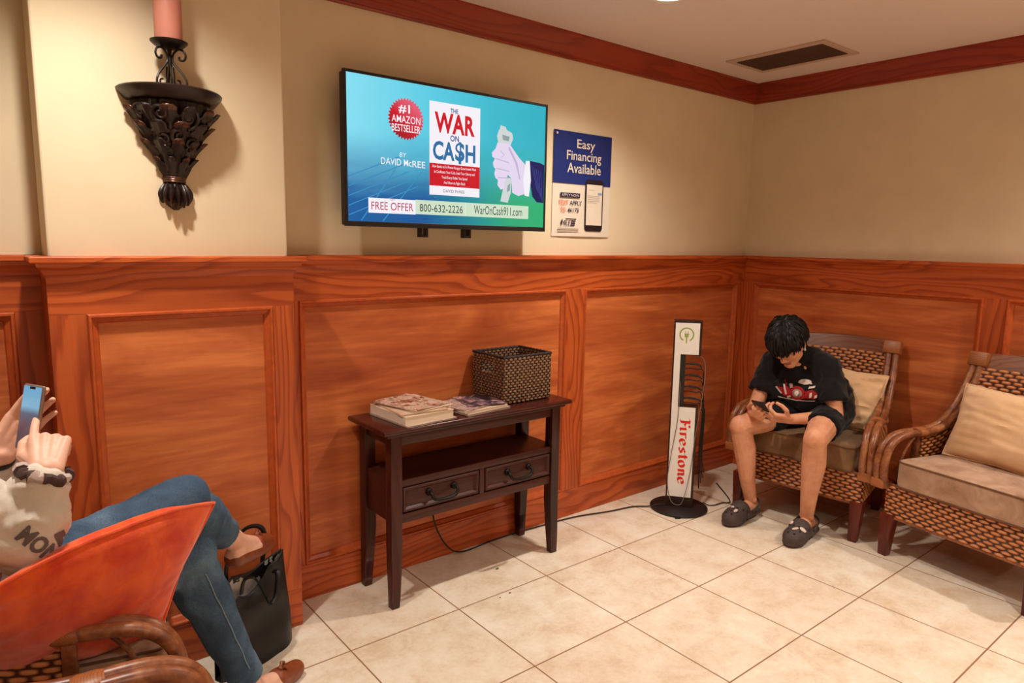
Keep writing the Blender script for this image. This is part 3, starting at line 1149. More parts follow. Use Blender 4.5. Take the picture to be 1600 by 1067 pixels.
for xa, xb in ((X0 + .052, -.016), (.016, X1 - .052)):
    b = MB()
    b.box(xa, xb, YA + .014, YA + .19, .381, .483)
    d_ = b.build('drawer', M['espresso'], ct, True, .003)
    b = MB()
    iy = YA + .006
    pr = [(0, YA + .014), (.004, iy), (.012, iy), (.018, YA + .012), (.020, YA + .0145)]
    loop = [[(xa + w_, y_, .381 + w_), (xb - w_, y_, .381 + w_), (xb - w_, y_, .483 - w_), (xa + w_, y_, .483 - w_)] for w_, y_ in pr]
    b.add([p for L in loop for p in L], [(i * 4 + k, i * 4 + (k + 1) % 4, (i + 1) * 4 + (k + 1) % 4, (i + 1) * 4 + k) for i in range(4) for k in range(4)])
    b.build('drawer_molding', M['espresso'], d_, False)
    xc = (xa + xb) / 2
    hb = MB()
    for q in (-1, 1):
        n0 = len(hb.v)
        hb.lathe([(.0001, -.010), (.012, -.009), (.015, -.004), (.015, 0), (.0001, 0)], 16)
        hb.v[n0:] = [(xc + q * .060 + p[0], YA + .012 + p[2], .442 + p[1]) for p in hb.v[n0:]]
    pts = smoothpath([(xc - .060, YA + .002, .443), (xc - .062, YA - .012, .436), (xc - .052, YA - .018, .418), (xc - .026, YA - .020, .411),
                      (xc, YA - .020, .409), (xc + .026, YA - .020, .411), (xc + .052, YA - .018, .418), (xc + .062, YA - .012, .436), (xc + .060, YA + .002, .443)], 5)
    hb.tube(pts, [.0050 + .0022 * math.sin(math.pi * i / (len(pts) - 1)) for i in range(len(pts))], 10)
    hb.build('drawer_handle', M['iron'], d_)


# ================================================================== weaving
def weave_h(u, v, du, dv, A):
    row = math.floor(v / dv)
    uu = u / du + (.5 if row % 2 else 0)
    a = uu - math.floor(uu) - .5
    c = v / dv - row - .5
    return A * (max(0.0, math.cos(a * math.pi)) ** .55) * (max(0.0, math.cos(c * math.pi)) ** .6)


def weave_slab(b, P, U, V, du=.044, dv=.0165, A=.0085, step=.0052, th=.010):
    """closed woven slab: P(u, v) -> (point, normal), u and v in metres"""
    nu, nv = max(2, int(U / step)), max(2, int(V / (dv / 3.0)))
    w = nu + 1
    F, B_, uv = [], [], []
    for j in range(nv + 1):
        for i in range(nu + 1):
            u, v = U * i / nu, V * j / nv
            p, n = P(u, v)
            h = weave_h(u, v, du, dv, A)
            F.append(p + n * h)
            B_.append(p - n * (th + h * .7))
            uv.append((u, v))
    q = lambda i, j: j * w + i
    fs = [(q(i, j), q(i + 1, j), q(i + 1, j + 1), q(i, j + 1)) for j in range(nv) for i in range(nu)]
    o = len(F)
    fs += [(o + q(i, j), o + q(i, j + 1), o + q(i + 1, j + 1), o + q(i + 1, j)) for j in range(nv) for i in range(nu)]
    for i in range(nu):
        fs.append((q(i, 0), o + q(i, 0), o + q(i + 1, 0), q(i + 1, 0)))
        fs.append((q(i, nv), q(i + 1, nv), o + q(i + 1, nv), o + q(i, nv)))
    for j in range(nv):
        fs.append((q(0, j), q(0, j + 1), o + q(0, j + 1), o + q(0, j)))
        fs.append((q(nu, j), o + q(nu, j), o + q(nu, j + 1), q(nu, j + 1)))
    b.add(F + B_, fs, 0, uv + uv)


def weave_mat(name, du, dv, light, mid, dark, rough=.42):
    """reed colour with shade painted into the gaps, in the half-drop pattern of the modelled weave"""
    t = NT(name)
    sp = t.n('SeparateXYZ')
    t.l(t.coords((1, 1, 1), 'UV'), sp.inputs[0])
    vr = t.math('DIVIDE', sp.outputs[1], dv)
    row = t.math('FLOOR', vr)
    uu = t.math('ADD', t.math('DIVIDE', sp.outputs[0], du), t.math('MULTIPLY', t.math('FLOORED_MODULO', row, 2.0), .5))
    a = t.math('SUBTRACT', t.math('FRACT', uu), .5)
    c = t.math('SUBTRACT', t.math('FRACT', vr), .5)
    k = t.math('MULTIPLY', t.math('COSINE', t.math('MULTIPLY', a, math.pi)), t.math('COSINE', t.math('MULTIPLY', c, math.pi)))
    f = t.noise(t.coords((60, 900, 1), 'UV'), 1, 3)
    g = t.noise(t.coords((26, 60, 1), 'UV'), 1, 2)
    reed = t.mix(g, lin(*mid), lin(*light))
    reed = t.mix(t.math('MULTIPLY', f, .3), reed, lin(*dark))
    col = t.mix(t.ramp(k, [(.16, (0, 0, 0, 1)), (.66, (1, 1, 1, 1))]), lin(*dark), reed)  # gaps between the bulges darkened in the colour as painted shade
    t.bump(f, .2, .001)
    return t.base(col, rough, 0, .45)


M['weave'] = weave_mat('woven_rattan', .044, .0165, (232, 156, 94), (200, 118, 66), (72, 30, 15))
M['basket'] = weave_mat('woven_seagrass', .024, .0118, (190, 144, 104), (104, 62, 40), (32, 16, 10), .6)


def rattan_mat():
    t = NT('rattan_pole')
    c = t.coords((1, 1, 1))
    a = t.noise(c, 14, 4, .6, .6)
    f = t.noise(c, 90, 3)
    k = t.math('ADD', t.math('MULTIPLY', a, .75), t.math('MULTIPLY', f, .25))
    col = t.ramp(k, [(.34, lin(84, 42, 22)), (.5, lin(132, 74, 42)), (.66, lin(168, 110, 68))])
    return t.base(col, .36, 0, .5)


M['rattan'] = rattan_mat()
M['wrap'] = weave_mat('raffia_wrap', .2, .006, (186, 116, 66), (150, 84, 44), (96, 46, 24))
M['bind'] = pine('raffia_binding', 'y', (124, 66, 34), (186, 116, 66), 160, .4)
M['legwood'] = pine('chair_leg_wood', 'z', (74, 26, 18), (110, 44, 28), 30, .3)
M['railwood'] = pine('chair_rail_wood', 'y', (104, 54, 30), (150, 92, 54), 30, .34)


def fabric(name, rgb, rgb2, scale=9, rough=.85, sheen=.2, bump=.15):
    t = NT(name)
    c = t.coords()
    a = t.noise(c, scale, 4, .6, .5)
    f = t.noise(c, 420, 2)
    col = t.ramp(a, [(.32, lin(*rgb2)), (.68, lin(*rgb))])
    t.bump(f, bump, .001)
    t.base(col, rough, 0, .2)
    t.b.inputs['Sheen Weight'].default_value = sheen
    return t.m


M['cush'] = fabric('brown_suede', (188, 152, 124), (150, 112, 86), 11)
M['cush_shaded'] = fabric('brown_suede_shaded', (140, 104, 70), (108, 78, 50), 11)  # the brown suede again, with the shade on the boy's cushion put into its colour
M['beige'] = fabric('beige_cotton', (228, 188, 146), (212, 168, 124), 6)
M['orange'] = fabric('orange_velvet', (240, 98, 30), (204, 50, 12), 13, .75, .5, .4)
M['piping'] = plain('dark_piping', (110, 76, 56), .8, 0, .2)

ARM = [(.288, .325), (.304, .39), (.303, .45), (.284, .510), (.244, .550), (.185, .568), (.10, .572), (.03, .577), (-.045, .596), (-.105, .640), (-.158, .706), (-.200, .785), (-.233, .862), (-.252, .915)]


def yo(x):
    return .322 - (.285 - x) / .54 * .082


def build_chair(cushion):
    root = thing('rattan_armchair', '', 'armchair')
    # seat skirt of weaving: front, sides, back
    F, B2, zf, zb2 = .272, -.235, .190, .338
    fw, bw = .300, .242

    def wall(p0, p1):
        p0, p1 = Vector(p0), Vector(p1)
        d = (p1 - p0)
        n = Vector((d.y, -d.x, 0)).normalized()
        L = d.length
        return L, (lambda u, v: (p0 + d * (u / L) + Vector((0, 0, zf + v)), n))
    for nm, p0, p1 in (('woven_front', (F, -fw, 0), (F, fw, 0)), ('woven_side', (F, fw, 0), (B2, bw, 0)), ('woven_back_skirt', (B2, bw, 0), (B2, -bw, 0)), ('woven_side', (B2, -bw, 0), (F, -fw, 0))):
        b = MB()
        L, P = wall(p0, p1)
        # outward normal: p0->p1 runs counter-clockwise seen from above
        weave_slab(b, P, L, zb2 - zf)
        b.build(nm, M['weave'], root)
    b = MB()
    for z in (zf - .002, zb2 + .002):
        b.tube([(F, -fw, z), (F, fw, z), (B2, bw, z), (B2, -bw, z)], .008, 8, True)
    b.build('seat_frame', M['rattan'], root)
    MB().hexa([(F - .01, -fw + .01, .318), (F - .01, fw - .01, .318), (B2 + .01, bw - .01, .318), (B2 + .01, -bw + .01, .318)],
              [(F - .01, -fw + .01, .334), (F - .01, fw - .01, .334), (B2 + .01, bw - .01, .334), (B2 + .01, -bw + .01, .334)]).build('seat_board', M['legwood'], root, False)
    # legs
    for x, y, rake in ((.262, .286, .018), (.262, -.286, .018), (-.222, .228, -.03), (-.222, -.228, -.03)):
        s = 1 if y > 0 else -1
        h0, h1 = .019, .029
        yb_ = y - s * .002
        b = MB().hexa([(x + rake - h0, yb_ - h0, 0), (x + rake + h0, yb_ - h0, 0), (x + rake + h0, yb_ + h0, 0), (x + rake - h0, yb_ + h0, 0)],
                      [(x - h1, y - h1, .200), (x + h1, y - h1, .200), (x + h1, y + h1, .200), (x - h1, y + h1, .200)])
        b.build('leg', M['legwood'], root, True, .004)
    # arms: two bent poles each side running from the front corner over the arm and up the back
    path = smoothpath([(x, 0, z) for x, z in ARM], 6)
    for s in (1, -1):
        b = MB()
        for off in (.0, .033):
            b.tube([(p.x, s * (yo(p.x) + .012 - off), p.z) for p in path], .0165, 12)
        b.build('arm_pole', M['rattan'], root)
        # thin strut curving down from the arm to the seat
        st_ = smoothpath([(.150, 0, .556), (.196, 0, .500), (.222, 0, .430), (.236, 0, .345)], 6)
        MB().tube([(p.x, s * (yo(p.x) - .026), p.z) for p in st_], .0068, 8).build('arm_strut', M['rattan'], root)
        MB().box(.074, .104, s * yo(.09) - .020, s * yo(.09) + .008, .335, .566).build('arm_post', M['rattan'], root, True, .006)
        # raffia bindings
        b = MB()
        b.tube([(x, s * (yo(x) - .0045), .571) for x in (.062, .075, .106, .118)], [.020, .0225, .0225, .020], 14, flat=1.55)
        b.build('binding', M['bind'], root)
        b = MB()
        b.box(.266, .316, s * yo(.285) - .036, s * yo(.285) + .026, .318, .362)
        b.build('binding', M['bind'], root, True, .008)
        b = MB()
        q = Matrix.Translation((-.252, s * (yo(-.252) - .006), .905)) @ Matrix.Rotation(-.32, 4, 'Y')
        b.box(-.026, .028, -.042, .038, -.036, .034, 0, q)
        b.build('binding', M['bind'], root, True, .007)
        # woven panel under the arm sweep
        xs0, xs1 = .078, -.215
        up = [(p.x, p.z) for p in path]

        def ztop(x):
            best = .575
            for (xa, za), (xb, zb_) in zip(up, up[1:]):
                if xb <= x <= xa and xa < .25:
                    t_ = (xa - x) / max(1e-6, xa - xb)
                    best = za + (zb_ - za) * t_
            return best - .014

        def PS(u, v, s=s):
            x = xs0 + (xs1 - xs0) * u / .31
            zt_ = ztop(x)
            z = .335 + (zt_ - .335) * v / .24
            d = Vector((xs1 - xs0, s * (yo(xs1) - yo(xs0)), 0))
            n = Vector((-d.y, d.x, 0)).normalized()
            if n.y * s > 0:
                n = -n
            return Vector((x, s * (yo(x) - .006), z)), n
        b = MB()
        weave_slab(b, PS, .31, .24)
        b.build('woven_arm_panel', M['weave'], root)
        rim = [(x, s * (yo(x) - .020), ztop(x) - .006) for x in [.078 - .0147 * k for k in range(21)]]
        MB().tube(rim, .006, 8).build('arm_trim', M['rattan'], root)
    # backrest: woven slab leaning with the posts, gently hollow
    bl = [(-.128, .40), (-.150, .55), (-.178, .70), (-.210, .82), (-.232, .875)]

    def backx(z):
        for (xa, za), (xb, zb_) in zip(bl, bl[1:]):
            if za <= z <= zb_:
                return xa + (xb - xa) * (z - za) / (zb_ - za)
        return bl[-1][0] if z > .8 else bl[0][0]

    def PB(u, v):
        y = -.222 + u
        z = .345 + v
        return Vector((backx(z) - .035 * (1 - (y / .222) ** 2) , y, z)), Vector((.97, 0, .22))
    b = MB()
    weave_slab(b, PB, .444, .525)
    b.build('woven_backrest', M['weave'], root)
    # crest rail
    vs = []
    N = 16
    for i in range(N + 1):
        y = -.226 + .452 * i / N
        x = -.238 - .035 * (1 - (y / .226) ** 2)
        top = .936 + .010 * (1 - (y / .226) ** 2)
        for dx, z in ((.013, .868), (.008, top - .004), (.002, top), (-.010, top), (-.014, top - .004), (-.010, .868)):
            vs.append((x + dx - (z - .868) * .30, y, z))
    fs = [(i * 6 + k, i * 6 + (k + 1) % 6, (i + 1) * 6 + (k + 1) % 6, (i + 1) * 6 + k) for i in range(N) for k in range(6)]
    fs += [tuple(range(6)), tuple(reversed(range(N * 6, N * 6 + 6)))]
    MB().add(vs, fs).build('crest_rail', M['railwood'], root)
    # loose box cushion
    zc, zt_, cf, cb = .340, .462, .288, -.135

    def CU(u, v):
        # u around, v profile from bottom centre to top centre
        pass
    hw0, hw1 = .262, .222
    ring = []
    rad = .035
    corners = [(cf, -hw0), (cf, hw0), (cb, hw1), (cb, -hw1)]
    def outline(ins):
        out = []
        rr = max(.004, rad - ins)
        pts = [(cf - ins, -hw0 + ins), (cf - ins, hw0 - ins), (cb + ins, hw1 - ins), (cb + ins, -hw1 + ins)]
        for k, (x, y) in enumerate(pts):
            sx_ = 1 if x > 0 else -1
            sy_ = 1 if y > 0 else -1
            a0 = {0: -90, 1: 0, 2: 90, 3: 180}[k]
            for q in range(6):
                a = math.radians(a0 + 90 * q / 5)
                out.append((x - sx_ * rr + rr * math.cos(a), y - sy_ * rr + rr * math.sin(a)))
        # densify
        res = []
        for (xa, ya), (xb, yb_) in zip(out, out[1:] + out[:1]):
            L = math.hypot(xb - xa, yb_ - ya)
            m_ = max(1, int(L / .05))
            for j in range(m_):
                res.append((xa + (xb - xa) * j / m_, ya + (yb_ - ya) * j / m_))
        return res
    base = outline(0)
    n = len(base)
    cxy = (sum(p[0] for p in base) / n, sum(p[1] for p in base) / n)
    levels = [(.0, 0, zc + .004), (.10, .0, zc), (1.0, .0, zc + .004), (1.0, .5, zc + .02), (1.0, .6, (zc + zt_) / 2), (1.0, .3, zt_ - .015), (1.0, 0, zt_ - .002),
              (.985, 0, zt_ + .004), (.9, 0, zt_ + .010), (.6, 0, zt_ + .016), (.3, 0, zt_ + .018), (.02, 0, zt_ + .018)]
    vs = []
    for sc2, bulge, z in levels:
        for x, y in base:
            k = sc2 * (1 + .018 * bulge)
            zz = z + (.004 * noise.noise(Vector((x * 9, y * 9, 3))) if sc2 < .97 and z > zc + .05 else 0)
            vs.append((cxy[0] + (x - cxy[0]) * k, cxy[1] + (y - cxy[1]) * k, zz))
    fs = [(i * n + k, i * n + (k + 1) % n, (i + 1) * n + (k + 1) % n, (i + 1) * n + k) for i in range(len(levels) - 1) for k in range(n)]
    fs.append(tuple(range((len(levels) - 1) * n, len(levels) * n)))
    cu = MB().add(vs, fs).build('seat_cushion', cushion, root)
    MB().tube([(cxy[0] + (x - cxy[0]) * 1.002, cxy[1] + (y - cxy[1]) * 1.002, zt_) for x, y in base], .0038, 6, True).build('piping', M['piping'], cu)
    MB().tube([(cxy[0] + (x - cxy[0]) * 1.004, cxy[1] + (y - cxy[1]) * 1.004, zc + .006) for x, y in base], .0038, 6, True).build('piping', M['piping'], cu)
    return root


GR = 'rattan armchairs of the waiting area'
chair_a = build_chair(M['cush_shaded'])
chair_a.location = (-.350, -.752, 0)
chair_a.scale = (1, 1.07, 1)
chair_a.rotation_euler = (0, 0, math.radians(186.2))
tag(chair_a, 'rattan armchair the boy in black is sitting on, beside the corner', 'armchair', GR)
chairs = [chair_a]
for loc, rz, lab in (((-.402, -1.592, 0), 169.5, 'empty rattan armchair with brown seat cushion and one beige pillow, by the right wall'),
                     ((-3.848, -.527, 0), -8, 'rattan armchair the woman in jeans sits on, in front of the pillar'),
                     ((-3.958, -1.356, 0), -14, 'nearest rattan armchair, only its curled arm showing below the orange pillow')):
    c = copy_tree(chair_a)
    c.location = loc
    c.rotation_euler = (0, 0, math.radians(rz))
    tag(c, lab, 'armchair', GR)
    for ch_ in c.children:
        if ch_.name.startswith('seat_cushion'):
            ch_.data = ch_.data.copy()
            ch_.data.materials[0] = M['cush']
    chairs.append(c)


# ================================================================== throw pillows
def pillow(name, corners, bulge, mat, label, group, pip=None, wr=.010, seed=0, N=36, crease=1.0, arch=0.0):
    """corners: bottom-left, bottom-right, top-right, top-left seen from the front"""
    c = [Vector(p) for p in corners]
    ctr = sum(c, Vector()) / 4
    nrm = (c[1] - c[0]).cross(c[3] - c[0]).normalized()
    root = thing(name, label, 'pillow', ctr, 0, group)

    def pt(u, v, side):
        s, t_ = 2 * u - 1, 2 * v - 1
        # pinched sides, pointed corners
        pinch_s = 1 - .09 * (1 - t_ * t_) * 0 - .075 * (1 - abs(t_)) * abs(s) ** 3
        pinch_t = 1 - .075 * (1 - abs(s)) * abs(t_) ** 3
        uu, vv = (s * pinch_s + 1) / 2, (t_ * pinch_t + 1) / 2
        p = (c[0] * (1 - uu) + c[1] * uu) * (1 - vv) + (c[3] * (1 - uu) + c[2] * uu) * vv
        p = p + (c[3] + c[2] - c[0] - c[1]).normalized() * arch * (1 - s * s) * max(0, vv) ** 2
        e = max(0, (1 - s ** 2)) ** .55 * max(0, (1 - t_ ** 2)) ** .55
        k = .5 + .5 * (1 - e)
        wv = wr * crease * e ** .3 * k * (noise.noise(Vector((s * 2.2 + seed, t_ * 2.2, seed))) + .7 * (1 - 2 * abs(noise.noise(Vector((s * 1.3 + t_ * .8, t_ * 4.5 - s * .9, seed + 5))))))
        h = bulge * e + wv * (1 if e > 0 else 0)
        return p + nrm * side * h - ctr
    b = MB()
    b.grid(lambda u, v: pt(u, v, 1), N, N)
    b.grid(lambda u, v: pt(1 - u, v, -.8), N, N)
    cv = b.build('pillow_cover', mat, root, True, 0, 2, True)
    edge = [pt(i / N, 0, 0) for i in range(N)] + [pt(1, i / N, 0) for i in range(N)] + [pt(1 - i / N, 1, 0) for i in range(N)] + [pt(0, 1 - i / N, 0) for i in range(N)]
    MB().tube(edge, .0045, 8, True).build('piping', pip or mat, root)
    return root


GP = 'throw pillows on the armchairs'


def in_chair(ch_, pts):
    R2 = Matrix.Translation(ch_.location) @ Matrix.Rotation(ch_.rotation_euler.z, 4, 'Z') @ Matrix.Diagonal((1, 1.07, 1, 1))
    return [R2 @ Vector(p) for p in pts]


pillow('throw_pillow', in_chair(chairs[1], [(.045, .225, .478), (.02, -.215, .478), (-.115, -.215, .800), (-.105, .215, .795)]), .095, M['beige'],
       'beige cotton pillow leaning on the back of the empty armchair', GP, None, .018, 1)
pillow('throw_pillow', in_chair(chairs[0], [(.00, -.03, .475), (-.03, .240, .475), (-.145, .255, .765), (-.135, -.03, .785)]), .070, M['beige'],
       'crumpled beige pillow behind the boy in black', GP, None, .02, 2)
pillow('throw_pillow', [(-4.03, -.690, .485), (-3.617, -.790, .472), (-3.462, -.735, .752), (-3.965, -.968, .745)], .085, M['orange'],
       'big bright orange velvet pillow with piped edges beside the woman', GP, None, .010, 3, 40, 1.0, .060)


# ================================================================== things on the console table
TZ_ = .7275


def magazine(name, w, h, t, x, y, z, rz, label, cover, pages, group, curl=0.0, overhang=.003):
    root = thing(name, label, 'magazine', (x, y, z), math.radians(rz), group)

    def bent(p):
        s = (p[0] / w + .5)
        u = (p[1] / h + .5)
        return (p[0], p[1], p[2] + curl * (max(0, .45 - u) ** 2) * 3 * (1 if s < .6 else .4))
    N = 8

    def slab(b, x0, x1, y0, y1, z0, z1):
        g = [[(x0 + (x1 - x0) * i / N, y0 + (y1 - y0) * j / N) for i in range(N + 1)] for j in range(N + 1)]
        vs = [bent((q[0], q[1], z_)) for z_ in (z0, z1) for r in g for q in r]
        w_ = N + 1
        o = w_ * w_
        fs = [(j * w_ + i, (j + 1) * w_ + i, (j + 1) * w_ + i + 1, j * w_ + i + 1) for j in range(N) for i in range(N)]
        fs += [(o + j * w_ + i, o + j * w_ + i + 1, o + (j + 1) * w_ + i + 1, o + (j + 1) * w_ + i) for j in range(N) for i in range(N)]
        for i in range(N):
            fs += [(i, i + 1, o + i + 1, o + i), (N * w_ + i, o + N * w_ + i, o + N * w_ + i + 1, N * w_ + i + 1),
                   (i * w_, o + i * w_, o + (i + 1) * w_, (i + 1) * w_), (i * w_ + N, (i + 1) * w_ + N, o + (i + 1) * w_ + N, o + i * w_ + N)]
        b.add(vs, fs)
    b = MB()
    slab(b, -w / 2 + .001, w / 2 - overhang, -h / 2 + overhang, h / 2 - overhang, .0008, t - .0008)
    b.build('pages', pages, root, False)
    b = MB()
    slab(b, -w / 2, w / 2, -h / 2, h / 2, 0, .0007)
    slab(b, -w / 2, w / 2, -h / 2, h / 2, t - .0007, t)
    b.build('cover', cover, root, False)
    return root


def cover_mat(name, stops, scale, seed, rough=.3):
    t = NT(name)
    v = t.coords((1, 1, 1), 'Object', (seed, seed * .7, 0))
    a = t.noise(v, scale, 5, .7, 1.2)
    return t.base(t.ramp(a, [(p, lin(*c)) for p, c in stops]), rough, 0, .4)


def pages_mat(name, rgb):
    t = NT(name)
    f = t.noise(t.coords((2, 2, 1400)), 1, 2)
    c = lin(*rgb)
    return t.base(t.ramp(f, [(.35, tuple(x * .82 for x in c[:3]) + (1,)), (.6, c)]), .8, 0, .2)


pg1, pg2 = pages_mat('page_edges', (240, 222, 198)), pages_mat('page_edges_grey', (206, 184, 168))
cvA = cover_mat('cover_cream', [(.3, (220, 190, 160)), (.7, (232, 210, 186))], 4, 1)
cvB = cover_mat('cover_tan_photo', [(.3, (126, 80, 58)), (.5, (206, 170, 140)), (.7, (226, 200, 176))], 9, 2)
cvC = cover_mat('cover_red_photo', [(.30, (84, 40, 30)), (.44, (140, 82, 62)), (.52, (216, 190, 168)), (.7, (110, 64, 46))], 20, 3)
cvD = cover_mat('cover_white_text', [(.4, (210, 186, 174)), (.52, (120, 70, 70)), (.6, (226, 206, 194))], 40, 4)
cvE = cover_mat('cover_purple_photo', [(.35, (60, 40, 52)), (.5, (190, 160, 160)), (.6, (214, 190, 182)), (.72, (150, 70, 80))], 30, 5)
cvF = cover_mat('cover_dark_photo', [(.38, (38, 28, 34)), (.52, (90, 70, 80)), (.62, (196, 150, 150))], 18, 6)
cvG = cover_mat('cover_grey', [(.3, (170, 150, 140)), (.7, (200, 182, 168))], 8, 7)
GL, GRt = 'magazines in the left stack on the console table', 'magazines in the right stack on the console table'
zz = TZ_ + .0002
for (nm, w_, h_, t_, x, y, rz, lab, cv, pg, cu) in (
        ('magazine', .235, .275, .006, -2.548, -.184, 4, 'thin magazine at the bottom of the left stack', cvG, pg2, 0),
        ('catalogue', .225, .272, .032, -2.550, -.176, 2, 'thick cream-edged catalogue in the left stack', cvA, pg1, 0),
        ('magazine', .205, .262, .006, -2.552, -.170, -4, 'cream magazine lying directly on the thick catalogue', cvB, pg1, .0),
        ('magazine', .200, .255, .004, -2.528, -.160, 9, 'magazine with a pale cover under the red-brown one', cvA, pg1, .0),
        ('magazine', .195, .250, .004, -2.540, -.155, 14, 'topmost magazine of the left stack, red-brown picture cover', cvC, pg1, .0)):
    magazine(nm, w_, h_, t_, x, y, zz, rz, lab, cv, pg, GL, cu)
    zz += t_ + .0003
zz = TZ_ + .0002
for (nm, w_, h_, t_, x, y, rz, lab, cv, pg, cu) in (
        ('magazine', .232, .215, .008, -2.262, -.200, 5, 'magazine at the bottom of the right stack next to the basket', cvG, pg2, 0),
        ('magazine', .226, .205, .008, -2.266, -.196, 3, 'white-edged magazine second from the bottom of the right stack', cvA, pg1, 0),
        ('magazine', .205, .195, .004, -2.290, -.188, 14, 'magazine covered in small print and pictures in the right stack', cvD, pg1, 0),
        ('magazine', .170, .190, .004, -2.222, -.184, -12, 'topmost magazine of the right stack, dark cover with pink picture', cvF, pg1, 0)):
    magazine(nm, w_, h_, t_, x, y, zz, rz, lab, cv, pg, GRt, cu)
    zz += t_ + .0003

# seagrass basket
BX0, BX1, BY0, BY1, BH = -2.136, -1.868, -.245, -.022, .205
bk = thing('woven_basket', 'square dark seagrass basket with cut-out handles on the console table', 'basket', ((BX0 + BX1) / 2, (BY0 + BY1) / 2, TZ_))
hw, hd = (BX1 - BX0) / 2, (BY1 - BY0) / 2


def bwall(p0, p1, hole=False):
    p0, p1 = Vector(p0), Vector(p1)
    d = p1 - p0
    n = Vector((d.y, -d.x, 0)).normalized()
    L = d.length
    b = MB()

    def sub(u0, u1, v0, v1):
        weave_slab(b, lambda u, v: (p0 + d * ((u0 + u) / L) + Vector((0, 0, v0 + v + .002 * math.sin((u0 + u) * 240 + (v0 + v) * 500))) + n * (.003 * math.sin((u0 + u) / L * math.pi)), n), u1 - u0, v1 - v0, .024, .0118, .0050, .004, .007)
    if hole:
        a, e = L / 2 - .046, L / 2 + .046
        sub(0, a, .003, BH)
        sub(e, L, .003, BH)
        sub(a, e, .003, BH - .074)
        sub(a, e, BH - .034, BH)
    else:
        sub(0, L, .003, BH)
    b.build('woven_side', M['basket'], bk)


bwall((-hw, -hd, 0), (hw, -hd, 0))
bwall((hw, -hd, 0), (hw, hd, 0), True)
bwall((hw, hd, 0), (-hw, hd, 0))
bwall((-hw, hd, 0), (-hw, -hd, 0), True)
MB().box(-hw + .006, hw - .006, -hd + .006, hd - .006, .0005, .008).build('basket_base', M['basket'], bk, False)
b = MB()
N = 120
per = []
for k in range(N):
    s = 4 * k / N
    q, f = int(s), s - int(s)
    cs = [(-hw, -hd), (hw, -hd), (hw, hd), (-hw, hd)]
    (xa, ya), (xb, yb_) = cs[q], cs[(q + 1) % 4]
    per.append((xa + (xb - xa) * f, ya + (yb_ - ya) * f, BH + .002 + .0018 * math.sin(k * 2.1)))
b.tube(per, .0065, 8, True)
b.build('rim', M['basket'], bk)

# ================================================================== charging station
a_face = math.atan2(-.60, -.80) + math.pi / 2       # local -y faces the camera side
cs_ = thing('charging_station', 'tall white charging station with red lettering on a round black base', 'charging station', (-.945, -.300, 0), a_face)
MB().lathe([(.0001, 0), (.150, 0), (.154, .003), (.154, .010), (.148, .014), (.0001, .020)], 56).build('base_plate', plain('black_base', (38, 28, 26), .5, .2, .4, .2, 90), cs_)
HW = .072
Zn0, Zn1, ZTOP = .578, .852, 1.035
b = MB()
b.box(-HW, HW, -.030, .030, .012, Zn0)
b.box(-HW, -HW + .030, -.030, .030, Zn0, Zn1)
b.box(-HW, HW, -.030, .030, Zn1, ZTOP)
b.build('column', plain('dark_brown_column', (44, 24, 20), .4, .2, .4, .1), cs_, False, .002)
M['signwhite'] = plain('sign_white', (232, 226, 218), .45, 0, .4, .02)
M['signred'] = plain('sign_red', (214, 38, 24), .5, 0, .3, .03)
M['signgreen'] = plain('sign_green', (142, 164, 78), .5, 0, .3, .03)
sg = MB()
wx = HW - .008
sg.prism([(-wx, .075), (wx - .004, .075), (wx - .004, Zn0 - .006), (-wx + .032, Zn0 - .006), (-wx + .032, Zn1 + .005), (wx - .004, Zn1 + .005), (wx - .004, ZTOP - .012), (-wx, ZTOP - .012)][::-1],
         lambda a, b_, d: (a, d, b_), -.033, -.030)
sign = sg.build('sign_panel', M['signwhite'], cs_, False)
MB().box(-wx + .032, -wx + .060, -.026, .026, Zn0, Zn1).build('socket_strip', M['black'], cs_, False, .002)
# green plug-in-a-ring symbol
gz, gx = .962, -.006
ring = []
for k in range(40):
    a = math.radians(-62 + (304) * k / 39)
    ring.append((gx + .038 * math.cos(a), gz + .038 * math.sin(a)))
inner = []
for k in range(40):
    a = math.radians(-62 + (304) * (39 - k) / 39)
    inner.append((gx + .031 * math.cos(a), gz + .031 * math.sin(a)))
bb = MB()
n_ = 40
bb.add([(x, -.0336, z) for x, z in ring + inner], [(i, i + 1, 2 * n_ - 2 - i, 2 * n_ - 1 - i) for i in range(n_ - 1)])
for p in (rect(gx - .012, gx + .012, gz + .000, gz + .005), rect(gx - .010, gx + .010, gz - .014, gz + .000), rect(gx - .003, gx + .003, gz - .046, gz - .014),
          rect(gx - .008, gx - .005, gz + .005, gz + .018), rect(gx + .005, gx + .008, gz + .005, gz + .018)):
    bb.add([(x, -.0336, z) for x, z in p], [(0, 1, 2, 3)])
bb.build('plug_symbol', M['signgreen'], sign, False)


# blackletter-like brand word drawn with a slanted broad nib, reading downward
def nib_word(glyphs, nib=(.30, .16)):
    out = []
    xcur = 0
    for strokes, adv in glyphs:
        for st in strokes:
            for (xa, ya), (xb, yb_) in zip(st, st[1:]):
                nx, ny = nib
                A = [(xa - nx / 2, ya - ny / 2), (xa + nx / 2, ya + ny / 2)]
                B_ = [(xb - nx / 2, yb_ - ny / 2), (xb + nx / 2, yb_ + ny / 2)]
                q = [A[0], B_[0], B_[1], A[1]]
                area = sum(q[i][0] * q[(i + 1) % 4][1] - q[(i + 1) % 4][0] * q[i][1] for i in range(4))
                if abs(area) < .01:
                    continue
                out.append([(x + xcur, y) for x, y in q])
        xcur += adv
    return out, xcur


